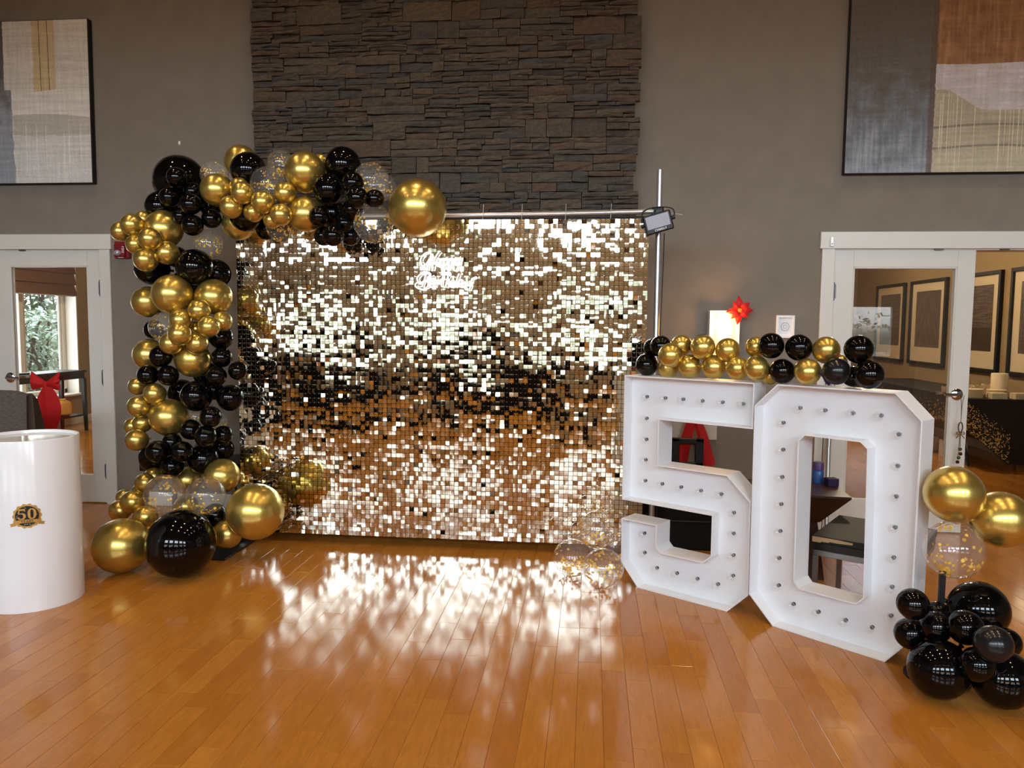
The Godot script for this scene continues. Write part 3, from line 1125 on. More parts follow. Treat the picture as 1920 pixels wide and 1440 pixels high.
# a bow: two pillowy loops with gathered folds, a knot, and tails given by their middle lines
func bow(called: String, label: String, at: Vector3, size: float, tails: Array, tail_width: float, broad := false) -> void:
	var t := thing(called, label, "bow", at)
	var m: Material = M["red_velvet"]
	for s in [-1.0, 1.0]:
		var st := begin()
		var n := 14
		var rows: Array = []
		for i in n + 1:
			var u := float(i) / n          # from the knot out to the tip and back
			var row: Array = []
			for j in 9:
				var v := j / 8.0 - 0.5
				var open := sin(PI * u)
				var x: float = s * size * sin(PI * u * 0.5) * (1.0 + 0.04 * cos(v * 20.0))
				var y := (v * (0.25 + 0.95 * sin(PI * u * 0.5))) * size + size * (0.25 if broad else 0.1) * u
				var z := (0.03 + 0.28 * open) * size * cos(v * PI * 0.9) + 0.014 * size * cos(v * 36.0) * (1.0 - u)
				row.append(Vector3(x, y, z))
			rows.append(row)
		for i in n:
			for j in 8:
				quad(st, rows[i][j], rows[i + 1][j], rows[i + 1][j + 1], rows[i][j + 1], Vector3(0, 0, 1))
		# back sheet of the loop
		for j in 8:
			quad(st, rows[n][j], rows[n][j + 1], Vector3(0, rows[0][j + 1].y, -0.01), Vector3(0, rows[0][j].y, -0.01), Vector3(0, 0, -1))
		part("bow_loop", st, m, t)
	var k := begin()
	lathe(k, [Vector2(0, -0.2), Vector2(0.12, -0.17), Vector2(0.15, 0.0), Vector2(0.12, 0.17), Vector2(0, 0.2)], 14, Transform3D(Basis.from_scale(Vector3(size, size * 0.9, size)), Vector3(0, 0, 0.03 * size)))
	part("bow_knot", k, m, t)
	for i in tails.size():
		var pts: Array = []
		for q in tails[i]:
			pts.append(Vector3(q[0], q[1], 0.008 + 0.006 * i))
		pts = spline(pts, 6)
		var st := begin()
		var prev: Array = []
		for a in pts.size():
			var u := float(a) / (pts.size() - 1)
			var hw: float = tail_width * (0.25 + 0.3 * u) if not broad else ([0.022, 0.085][i] * sin(PI * clampf(0.12 + 0.78 * pow(u, 0.9), 0, 1)) + 0.004)
			var c: Vector3 = pts[a]
			var row := [c + Vector3(-hw, 0.2 * hw * u, 0), c + Vector3(-hw * 0.4, 0, 0.008), c + Vector3(hw * 0.4, 0, 0.004), c + Vector3(hw, 0.2 * hw * u, 0)]
			if a > 0:
				for j in 3:
					quad(st, prev[j], prev[j + 1], row[j + 1], row[j], Vector3.BACK)
			prev = row
		part("bow_tail", st, m, t)

# ---------------------------------------------------------------- the room behind the left door
func build_left_room() -> void:
	var tan: Material = M["tan_paint"]
	# outer wall with its window opening, far wall, inner wall, ceiling
	wall("wall_side_room_west", "tan wall with a deep window, behind the console table", [
		[Vector3(-7.65, 0, -6.6), Vector3(-7.4, 2.75, -4.53)], [Vector3(-7.65, 0, -2.2), Vector3(-7.4, 2.75, -0.15)],
		[Vector3(-7.65, 0, -4.53), Vector3(-7.4, 0.43, -2.2)], [Vector3(-7.65, 2.3, -4.53), Vector3(-7.4, 2.75, -2.2)]], tan)
	wall("wall_side_room_north", "tan far wall of the side room", [[Vector3(-7.65, 0, -6.75), Vector3(-3.0, 2.75, -6.6)]], tan)
	wall("wall_side_room_east", "tan inner wall of the side room", [[Vector3(-3.1, 0, -6.6), Vector3(-3.0, 2.75, -0.15)]], tan)
	wall("ceiling_side_room", "cream ceiling of the side room", [[Vector3(-7.65, 2.75, -6.75), Vector3(-3.0, 2.85, -0.15)]], M["ceiling_paint"])
	var st := begin()
	bx(st, Vector3(-7.4, 0, -6.6), Vector3(-7.384, 0.11, -0.15), 0.003)
	var o := structure("baseboard_west", "white baseboard behind the console table")
	part("baseboard_face", st, M["door_white"], o)
	# the window: white reveal, frame, mullion, sill, pane
	o = structure("window_11", "white sliding window with a deep reveal behind the red door bow")
	var w: Material = M["door_white"]
	st = begin()
	bx(st, Vector3(-7.66, 0.43, -4.545), Vector3(-7.395, 2.3, -4.525))
	bx(st, Vector3(-7.66, 0.43, -2.205), Vector3(-7.395, 2.3, -2.185))
	bx(st, Vector3(-7.66, 2.285, -4.54), Vector3(-7.395, 2.305, -2.19))
	part("reveal", st, w, o)
	st = begin()
	bx(st, Vector3(-7.66, 0.415, -4.6), Vector3(-7.34, 0.445, -2.12), 0.006)
	part("sill", st, w, o)
	st = begin()
	for z in [[-4.525, -4.46], [-2.27, -2.205]]:
		bx(st, Vector3(-7.64, 0.445, z[0]), Vector3(-7.57, 2.285, z[1]), 0.006)
	bx(st, Vector3(-7.64, 0.445, -4.525), Vector3(-7.57, 0.51, -2.205), 0.006)
	bx(st, Vector3(-7.64, 2.22, -4.525), Vector3(-7.57, 2.285, -2.205), 0.006)
	part("window_frame", st, w, o)
	st = begin()
	bx(st, Vector3(-7.625, 0.51, -3.7), Vector3(-7.575, 2.22, -3.645), 0.005)
	for z in [[-4.46, -4.425], [-3.735, -3.7]]:
		bx(st, Vector3(-7.62, 0.51, z[0]), Vector3(-7.585, 2.22, z[1]), 0.004)
	part("sash", st, w, o)
	st = begin()
	bx(st, Vector3(-7.607, 0.5, -4.47), Vector3(-7.601, 2.23, -2.26))
	part("glass_pane", st, M["pane_glass"], o)
	# roman shade in three folds
	var t := thing("roman_shade", "brown fabric roman shade folded up over the side room window", "blind", Vector3(-7.36, 1.83, -3.33))
	var cloth := mat("shade_cloth", Color(0.46, 0.315, 0.175), 0.85)
	cloth.albedo_texture = noise_tex(81, 0.03, 3, 256, [Color(0.8, 0.8, 0.8), Color(1, 1, 1)])
	triplanar(cloth, Vector3(2, 9, 2))
	for k in 4:
		st = begin()
		var y := k * 0.155
		prism(st, poly([0.0, y, 0.055 - 0.006 * k, y + 0.012, 0.05 - 0.006 * k, y + 0.03, 0.012, y + 0.165, 0.0, y + 0.165]), -1.11, 1.11)
		part("fold", st, cloth, t)
	# console table
	t = thing("console_table", "black wooden console table with a low shelf, under the side room window", "table", Vector3(-6.99, 0, -3.07))
	var bw: Material = M["black_wood"]
	st = begin()
	bx(st, Vector3(-0.19, 0.795, -0.8), Vector3(0.19, 0.825, 0.8), 0.004)
	part("tabletop", st, bw, t)
	st = begin()
	bx(st, Vector3(-0.17, 0.715, -0.78), Vector3(0.17, 0.795, 0.78), 0.003)
	part("apron", st, bw, t)
	for sx in [-1.0, 1.0]:
		for sz in [-1.0, 1.0]:
			st = begin()
			var a := Vector3(sx * 0.16, 0.72, sz * 0.76)
			for f in 4:
				var d := [Vector3(1, 0, 0), Vector3(0, 0, 1), Vector3(-1, 0, 0), Vector3(0, 0, -1)]
				var n: Vector3 = d[f]
				var s2: Vector3 = d[(f + 1) % 4]
				var foot := Vector3(sx * 0.175, 0, sz * 0.775)
				quad(st, a + (n - s2) * 0.028, a + (n + s2) * 0.028, foot + (n + s2) * 0.016, foot + (n - s2) * 0.016, n)
			part("leg", st, bw, t)
	st = begin()
	bx(st, Vector3(-0.165, 0.205, -0.765), Vector3(0.165, 0.23, 0.765), 0.003)
	part("shelf", st, bw, t)
	st = begin()
	lathe(st, [Vector2(0, 0), Vector2(0.085, 0.0), Vector2(0.125, 0.03), Vector2(0.135, 0.1), Vector2(0.12, 0.175), Vector2(0.085, 0.2), Vector2(0.06, 0.205), Vector2(0.06, 0.225), Vector2(0.05, 0.225), Vector2(0.05, 0.2), Vector2(0, 0.2)], 28)
	solid("vase", st, mat("ochre_glaze", Color(0.80, 0.60, 0.30), 0.3), "squat ochre ceramic vase on the low shelf of the console table", "vase", Vector3(-6.95, 0.232, -3.54))
	st = begin()
	bx(st, Vector3(-0.08, 0, -0.11), Vector3(0.08, 0.022, 0.11), 0.004)
	solid("table_tray", st, M["black_plastic"], "small dark tray on top of the console table", "tray", Vector3(-6.93, 0.826, -2.78))
	# laurel hedge and a timber post outside
	hedge("laurel_hedge", "pale green laurel hedge outside the side room window", Vector3(-9.6, -0.2, -6.6), Vector3(1.3, 1.85, 4.6), 7000, 97, 0.13, Color(0.46, 0.56, 0.43))
	hedge("shrub", "darker shrub behind the laurel hedge outside the side room window", Vector3(-11.6, -0.2, -8.6), Vector3(1.4, 4.8, 7.5), 9000, 98, 0.2)
	st = begin()
	bx(st, Vector3(-0.045, -0.2, -0.045), Vector3(0.045, 2.6, 0.045), 0.006)
	solid("porch_post", st, mat("timber", Color(0.62, 0.5, 0.36), 0.7), "square timber post outside the side room window", "post", Vector3(-8.1, 0, -4.31))
	# grey armchair, its back toward the hall
	t = thing("armchair", "dark grey woven armchair seen from behind, between the white plinth and the bow door", "armchair", Vector3(-4.28, 0, 0.73), 0.35)
	var weave := mat("grey_weave", Color(0.47, 0.43, 0.40), 0.9)
	weave.albedo_texture = noise_tex(83, 0.04, 3, 256, [Color(0.55, 0.55, 0.55), Color(1, 1, 1)])
	triplanar(weave, Vector3(3, 22, 3), false)
	st = begin()
	var prev: Array = []
	for i in 13:        # the wrapping back: leans out and rounds at its top corners
		var u := i / 12.0
		var x := lerpf(-0.32, 0.32, u)
		var top := 1.0 - 0.03 * pow(absf(u - 0.5) * 2.0, 6.0)
		var row := [Vector3(x * 0.84, 0.22, 0.2), Vector3(x, top, 0.30), Vector3(x, top + 0.01, 0.25), Vector3(x * 0.9, 0.22, 0.07)]
		if i > 0:
			for j in 3:
				quad(st, prev[j], prev[j + 1], row[j + 1], row[j], [Vector3(0, 0, 1), Vector3(0, 1, 0), Vector3(0, 0, -1)][j])
		if i == 0 or i == 12:
			quad(st, row[0], row[1], row[2], row[3], Vector3(-1 if i == 0 else 1, 0, 0))
		prev = row
	part("backrest", st, weave, t)
	for s in [-1.0, 1.0]:
		st = begin()
		prism(st, poly([-0.16, 0.2, 0.16, 0.2, 0.262, 0.985, 0.16, 0.93, 0.02, 0.68, -0.16, 0.6]), -0.03, 0.03, Transform3D(Basis(Vector3.UP, -PI / 2), Vector3(s * 0.315, 0, 0)))
		part("arm", st, mat("brown_weave", Color(0.30, 0.24, 0.19), 0.9), t)
	st = begin()
	bx(st, Vector3(-0.27, 0.25, -0.2), Vector3(0.27, 0.45, 0.1), 0.03)
	part("seat", st, weave, t)
	for sx in [-0.25, 0.25]:
		for sz in [-0.15, 0.16]:
			st = begin()
			tube(st, [Vector3(sx, 0, sz), Vector3(sx, 0.25, sz)], 0.02, 10)
			part("leg", st, bw, t)

# ---------------------------------------------------------------- the room behind the right doors
func print_texture(which: int) -> ImageTexture:
	var im := Image.create(200, 260, false, Image.FORMAT_RGB8)
	var a := FastNoiseLite.new()
	a.seed = 140 + which
	a.frequency = 0.02
	a.fractal_octaves = 5
	for y in 260:
		for x in 200:
			var h := a.get_noise_2d(x * 0.5, y * 7.0)
			var w := a.get_noise_2d(x * 7.0, y * 0.5)
			var k := 0.5 + 0.8 * (h if which == 0 else w) + 0.35 * (w if which == 0 else h)
			var c := Color(0.14, 0.105, 0.105).lerp(Color(0.52, 0.45, 0.43), clampf(k, 0, 1))
			if which == 0 and y > 165:
				c = Color(0.11, 0.08, 0.075).lerp(Color(0.24, 0.18, 0.165), clampf(k * 0.8, 0, 1))
			im.set_pixel(x, y, c)
	return ImageTexture.create_from_image(im)

func build_right_room() -> void:
	var tan: Material = M["tan_paint"]
	wall("wall_buffet_room_east", "tan wall hung with black framed prints", [[Vector3(4.85, 0, -8.95), Vector3(5.0, 2.75, -0.15)]], tan)
	wall("wall_buffet_room_north", "tan far wall of the buffet room", [[Vector3(0.9, 0, -9.0), Vector3(5.0, 2.75, -8.85)]], tan)
	wall("wall_buffet_room_west", "tan inner wall of the buffet room", [[Vector3(0.9, 0, -8.9), Vector3(1.05, 2.75, -0.15)]], tan)
	wall("ceiling_buffet_room", "cream ceiling of the buffet room", [[Vector3(0.9, 2.75, -9.0), Vector3(5.0, 2.85, -0.15)]], M["ceiling_paint"])
	var st := begin()
	bx(st, Vector3(4.834, 0, -8.85), Vector3(4.85, 0.11, -0.15), 0.003)
	var o := structure("baseboard_east", "white baseboard under the framed prints")
	part("baseboard_face", st, M["door_white"], o)
	var marks := ["seen through the glass, furthest from the doorway", "seen through the glass beside the door handle edge", "first in the doorway, half behind the door edge", "second in the doorway, beside the tall candle"]
	var art := [print_texture(0), print_texture(1)]
	for k in 4:
		var z := -7.205 + k * 1.392
		var t := thing("framed_print", "dark print in a black frame, " + marks[k], "picture", Vector3(4.85, 1.578, z), -PI / 2, "framed prints in the buffet room")
		st = begin()
		for s in [-1.0, 1.0]:
			bx(st, Vector3(s * 0.563 - 0.023, -0.617, 0), Vector3(s * 0.563 + 0.023, 0.617, 0.05), 0.004)
			bx(st, Vector3(-0.5402, s * 0.594 - 0.023, 0), Vector3(0.5402, s * 0.594 + 0.023, 0.0495), 0.004)
		part("frame_border", st, mat("picture_black", Color(0.035, 0.03, 0.028), 0.7), t)
		st = begin()
		bx(st, Vector3(-0.545, -0.575, 0), Vector3(0.545, 0.575, 0.02))
		part("picture_mount", st, mat("mount_card", Color(0.88, 0.8, 0.66), 0.7), t)
		st = begin()
		var q := [Vector3(-0.40, 0.455, 0.0215), Vector3(0.40, 0.455, 0.0215), Vector3(0.40, -0.36, 0.0215), Vector3(-0.40, -0.36, 0.0215)]
		var uv := [Vector2(0, 0), Vector2(1, 0), Vector2(1, 1), Vector2(0, 1)]
		for i in [0, 1, 2, 0, 2, 3]:
			st.set_normal(Vector3.BACK)
			st.set_uv(uv[i])
			st.add_vertex(q[i])
		var m := mat("print_face_%d" % (k % 2), Color(1, 1, 1), 0.4)
		m.albedo_texture = art[1 - k % 2] if k < 2 else art[k % 2]
		part("print_sheet", st, m, t)
		st = begin()
		bx(st, Vector3(-0.54, -0.571, 0.028), Vector3(0.54, 0.571, 0.031))
		part("picture_glass", st, M["pane_glass"], t)
	# long table under a black cloth with a gold-speckled hem
	var t := thing("buffet_table", "long table under a black cloth with gold speckled hem, below the framed prints", "table", Vector3(4.38, 0, -4.4))
	var cloth := mat("table_cloth_black", Color(0.075, 0.06, 0.05), 0.55)
	st = begin()
	bx(st, Vector3(-0.365, 0.715, -1.66), Vector3(0.365, 0.743, 1.64), 0.004)
	part("tabletop", st, M["black_plastic"], t)
	var legs := [Vector3(-0.3, 0, 1.45), Vector3(0.3, 0, 1.45), Vector3(-0.3, 0, -1.5), Vector3(0.3, 0, -1.5)]
	for l in legs:
		st = begin()
		tube(st, [Vector3(l.x, 0.71, l.z), Vector3(l.x, 0.25, l.z), l + Vector3(0, 0.014, 0.13)], 0.014, 8)
		tube(st, [Vector3(l.x, 0.25, l.z), l + Vector3(0, 0.014, -0.13)], 0.014, 8)
		part("leg", st, M["black_plastic"], t)
	st = begin()
	bx(st, Vector3(-0.38, 0.744, -1.68), Vector3(0.38, 0.75, 1.66), 0.002)
	# wavy drop along the long side
	var n := 66
	for i in n:
		var za := lerpf(-1.68, 1.66, float(i) / n)
		var zb := lerpf(-1.68, 1.66, float(i + 1) / n)
		var wa := 0.016 * sin(za * 9.0) + 0.01 * sin(za * 23.0)
		var wb := 0.016 * sin(zb * 9.0) + 0.01 * sin(zb * 23.0)
		quad(st, Vector3(-0.38, 0.75, za), Vector3(-0.38, 0.75, zb), Vector3(-0.40 + wb * 0.5, 0.6, zb), Vector3(-0.40 + wa * 0.5, 0.6, za), Vector3(-1, 0, 0))
		quad(st, Vector3(-0.40 + wa * 0.5, 0.6, za), Vector3(-0.40 + wb * 0.5, 0.6, zb), Vector3(-0.41 + wb, 0.45, zb), Vector3(-0.41 + wa, 0.45, za), Vector3(-1, 0, 0))
	# drop over the table's end, its corner hanging to a point
	prism(st, poly([-0.39, 0.75, 0.38, 0.75, 0.40, 0.05, 0.05, 0.06, -0.24, 0.30, -0.42, 0.44]), 1.662, 1.666)
	part("tablecloth", st, cloth, t)
	# foil speckles, denser toward the hem
	var r := RandomNumberGenerator.new()
	r.seed = 77
	st = begin()
	for i in 1500:
		var c: Vector3
		var side := i % 3 != 0
		var b: Basis
		if side:
			var v := pow(r.randf(), 0.5)
			var z := r.randf_range(-1.66, 1.64)
			c = Vector3(lerpf(-0.388, -0.415, v) - 0.004 + 0.016 * sin(z * 9.0) * v, lerpf(0.70, 0.455, v), z)
			b = Basis(Vector3.UP, -PI / 2)
		else:
			var v := pow(r.randf(), 0.6)
			var u := r.randf()
			c = Vector3(lerpf(-0.40, 0.06, u) , lerpf(0.43, 0.07, u) + (1.0 - v) * 0.33, 1.668)
			b = Basis.IDENTITY
		var rad := r.randf_range(0.0035, 0.0075)
		for k in 4:
			var a0 := TAU * k / 5.0
			if k == 0:
				continue
			tri(st, c + b * Vector3(rad, 0, 0), c + b * Vector3(cos(a0) * rad, sin(a0) * rad, 0), c + b * Vector3(cos(a0 + TAU / 5) * rad, sin(a0 + TAU / 5) * rad, 0), b * Vector3.BACK)
	stuff(part("gold_speckles", st, mat("speckle_gold", Color(0.98, 0.8, 0.42), 0.5, 0.3), t))
	# stacks on the table
	var cream: Material = M["cream"]
	var spots := [[4.145, -2.93, 0.088, 0.095, "round stack of cream paper plates at the table corner beside the door edge"], [4.42, -3.02, 0.095, 0.085, "round stack of cream paper plates behind the scalloped napkins, below the candle"]]
	for s in spots:
		st = begin()
		var prof: Array = [Vector2(0, 0)]
		var layers := 9
		for k in layers:
			var y: float = s[3] * k / layers
			prof.append(Vector2(s[2], y + 0.001))
			prof.append(Vector2(s[2] + 0.003, y + s[3] / layers * 0.5))
			prof.append(Vector2(s[2] - 0.003, y + s[3] / layers * 0.92))
		prof.append(Vector2(s[2] * 0.8, s[3] - 0.006))
		prof.append(Vector2(0, s[3] - 0.006))
		lathe(st, prof, 40)
		solid("plate_stack", st, cream, s[4], "plate stack", Vector3(s[0], 0.751, s[1]), 0.0, "paper goods on the buffet table")
	var folds := [[4.335, -2.835, "scalloped stack of cream napkins at the table edge, right beside the plate stack"], [4.57, -2.835, "scalloped stack of cream napkins at the table edge, furthest from the door"]]
	for s in folds:
		st = begin()
		for k in 8:
			var out := PackedVector2Array()
			for a in 48:
				var t0 := TAU * a / 48.0
				var q := Vector2(cos(t0), sin(t0))
				var rr := 0.082 / maxf(absf(q.x), absf(q.y) * 1.25) * 0.92
				rr = minf(rr, 0.098) * (1.0 + 0.05 * absf(sin(t0 * 6.0)))
				out.append(q * (rr + 0.0015 * (k % 2)))
			prism(st, out, k * 0.0078, k * 0.0078 + 0.0072, Transform3D(Basis(Vector3.RIGHT, -PI / 2), Vector3.ZERO))
		solid("napkin_stack", st, cream, s[2], "napkin stack", Vector3(s[0], 0.751, s[1]), 0.0, "paper goods on the buffet table")
	st = begin()
	lathe(st, [Vector2(0, 0), Vector2(0.083, 0.0), Vector2(0.083, 0.20), Vector2(0.079, 0.205), Vector2(0.07, 0.2), Vector2(0, 0.197)], 32)
	var cd := solid("candle", st, mat("wax", Color(0.92, 0.82, 0.63), 0.5), "tall thick cream candle standing behind the plate stacks", "candle", Vector3(4.52, 0.80, -3.17))
	st = begin()
	tube(st, [Vector3(0, 0.197, 0), Vector3(0.002, 0.212, 0)], 0.0015, 6)
	part("wick", st, M["black_plastic"], cd)
	st = begin()
	lathe(st, [Vector2(0, 0), Vector2(0.1, 0), Vector2(0.1, 0.045), Vector2(0.0, 0.049)], 28)
	solid("candle_dish", st, cream, "cream round dish under the tall candle", "dish", Vector3(4.52, 0.751, -3.17))
	# a ruffled paper garland behind the stacks
	st = begin()
	for i in 46:
		var c := Vector3(r.randf_range(-0.3, 0.3), 0.0, r.randf_range(-0.05, 0.05))
		var hgt := r.randf_range(0.085, 0.125)
		for k in 3:
			var a := r.randf() * TAU
			var d := Vector3(cos(a), 0, sin(a)) * r.randf_range(0.015, 0.035)
			quad(st, c - d, c + d, c + d * 1.3 + Vector3(0, hgt, 0), c - d * 0.7 + Vector3(d.z * 0.5, hgt * 0.85, d.x * 0.5), Vector3(d.z, 0, -d.x))
	solid("paper_ruffle", st, cream, "ruffled cream tissue strip along the back of the plate stacks", "paper ruffle", Vector3(4.3, 0.751, -3.3))
	# cartons under the table
	var cart := [[Vector3(4.2, 0, -3.45), Vector3(0.115, 0.2, 0.09), Color(0.78, 0.72, 0.66), "white labelled carton on the floor under the speckled cloth by the door edge"],
		[Vector3(4.13, 0, -4.0), Vector3(0.09, 0.17, 0.11), Color(0.85, 0.68, 0.45), "cream carton under the table, front one seen through the door glass"], [Vector3(4.13, 0, -4.3), Vector3(0.09, 0.17, 0.11), Color(0.85, 0.68, 0.45), "cream carton under the table, back one seen through the door glass"]]
	for c in cart:
		var h: Vector3 = c[1]
		t = thing("carton", c[3], "box", c[0], 0.15, "cartons under the buffet table")
		st = begin()
		bx(st, Vector3(-h.x, 0, -h.z), Vector3(h.x, h.y, h.z), 0.003)
		part("box_body", st, mat("carton_%d" % int(c[2].b * 100), c[2], 0.8), t)
		st = begin()
		bx(st, Vector3(-h.x - 0.001, h.y, -h.z), Vector3(h.x + 0.001, h.y + 0.004, -0.002), 0.001)
		bx(st, Vector3(-h.x - 0.001, h.y, 0.002), Vector3(h.x + 0.001, h.y + 0.004, h.z), 0.001)
		part("flap", st, mat("carton_%d" % int(c[2].b * 100), c[2], 0.8), t)
		if c[0].z > -3.6:
			st = begin()
			bx(st, Vector3(-0.08, 0.03, h.z), Vector3(0.06, 0.15, h.z + 0.001))
			part("label", st, M["white_paper"], t)
			st = begin()
			for k in 4:
				bx(st, Vector3(-0.065, 0.05 + k * 0.022, h.z + 0.001), Vector3(-0.065 + [0.07, 0.1, 0.05, 0.08][k], 0.056 + k * 0.022, h.z + 0.0015))
			part("print_lines", st, M["black_plastic"], t)
	# jingle bells hanging from the lever
	t = thing("bell_hanger", "jute loop with a bow and four jingle bells hanging from the door lever", "door hanger", Vector3(2.644, 0.535, 0.045))
	var jute := mat("jute", Color(0.45, 0.36, 0.24), 0.9)
	st = begin()
	tube(st, spline([Vector3(-0.008, 0.485, 0.0), Vector3(0.0, 0.4, 0.0), Vector3(0.002, 0.29, 0.0)], 6), 0.0018, 6)
	tube(st, spline([Vector3(0.014, 0.485, 0.0), Vector3(0.004, 0.41, 0.0), Vector3(0.002, 0.29, 0.0)], 6), 0.0018, 6)
	part("cord", st, mat("brown_cord", Color(0.3, 0.2, 0.16), 0.9), t)
	st = begin()
	var ring: Array = []
	for k in 25:
		var a := TAU * k / 24.0
		ring.append(Vector3(0.014 * sin(a), 0.255 + 0.036 * cos(a), 0.002))
	tube(st, ring, 0.0042, 8)
	part("twisted_ring", st, mat("brown_cord", Color(0.3, 0.2, 0.16), 0.9), t)
	st = begin()
	for s in [-1.0, 1.0]:
		tube(st, spline([Vector3(0, 0.212, 0.006), Vector3(s * 0.02, 0.222, 0.008), Vector3(s * 0.026, 0.207, 0.008), Vector3(0, 0.208, 0.006), Vector3(s * 0.018, 0.19, 0.006), Vector3(s * 0.028, 0.176, 0.005)], 5), 0.0035, 6)
	part("jute_bow", st, jute, t)
	var bells := [[0.004, 0.098, "bell_green"], [0.008, 0.064, "bell_red"], [-0.003, 0.036, "bell_green"], [-0.009, 0.004, "bell_red"]]
	st = begin()
	for b in bells:
		tube(st, [Vector3(b[0] * 0.3, 0.21, 0.004), Vector3(b[0], b[1] + 0.012, 0.004)], 0.0014, 6)
	part("strand", st, jute, t)
	for b in bells:
		st = begin()
		lathe(st, ball_profile(0.0125, 12), 16)
		var bm := mat(b[2], Color(0.22, 0.42, 0.2) if b[2] == "bell_green" else Color(0.35, 0.06, 0.05), 0.2, 0.8)
		var bell := part("bell", st, bm, t, Transform3D(Basis.IDENTITY, Vector3(b[0], b[1], 0.006)))
		st = begin()
		tube(st, [Vector3(0, 0.0115, 0), Vector3(0, 0.017, 0)], 0.003, 8)
		part("bell_loop", st, M["pin_metal"], bell)

# ---------------------------------------------------------------- sequin wall
func gauss(r: RandomNumberGenerator) -> float:
	return sqrt(-2.0 * log(maxf(r.randf(), 1e-6))) * cos(TAU * r.randf())

func sequin_mesh(s: float) -> ArrayMesh:
	# a hanging mirror tile, very slightly dished, with its pin at the top edge
	var st := begin()
	var n := 4
	var k := 0.55      # how much the normals spread, radians per metre of dish
	for j in n:
		for i in n:
			var q: Array = []
			var nn: Array = []
			for c in [[i, j], [i + 1, j], [i + 1, j + 1], [i, j + 1]]:
				var x: float = (c[0] / float(n) - 0.5) * s
				var y: float = (c[1] / float(n) - 1.0) * s + 0.003
				q.append(Vector3(x, y, -k * 0.5 * (x * x + pow(y + s * 0.4, 2))))
				nn.append(Vector3(k * x, k * (y + s * 0.4), 1.0).normalized())
			squad(st, q[0], q[1], q[2], q[3], nn[0], nn[1], nn[2], nn[3])
	var mesh := ArrayMesh.new()
	st.set_material(M["mirror_gold"])
	st.commit(mesh)
	st = begin()
	bx(st, Vector3(-0.0013, -0.0012, -0.001), Vector3(0.0013, 0.0014, 0.0016))
	st.set_material(M["pin_metal"])
	st.commit(mesh)
	return mesh

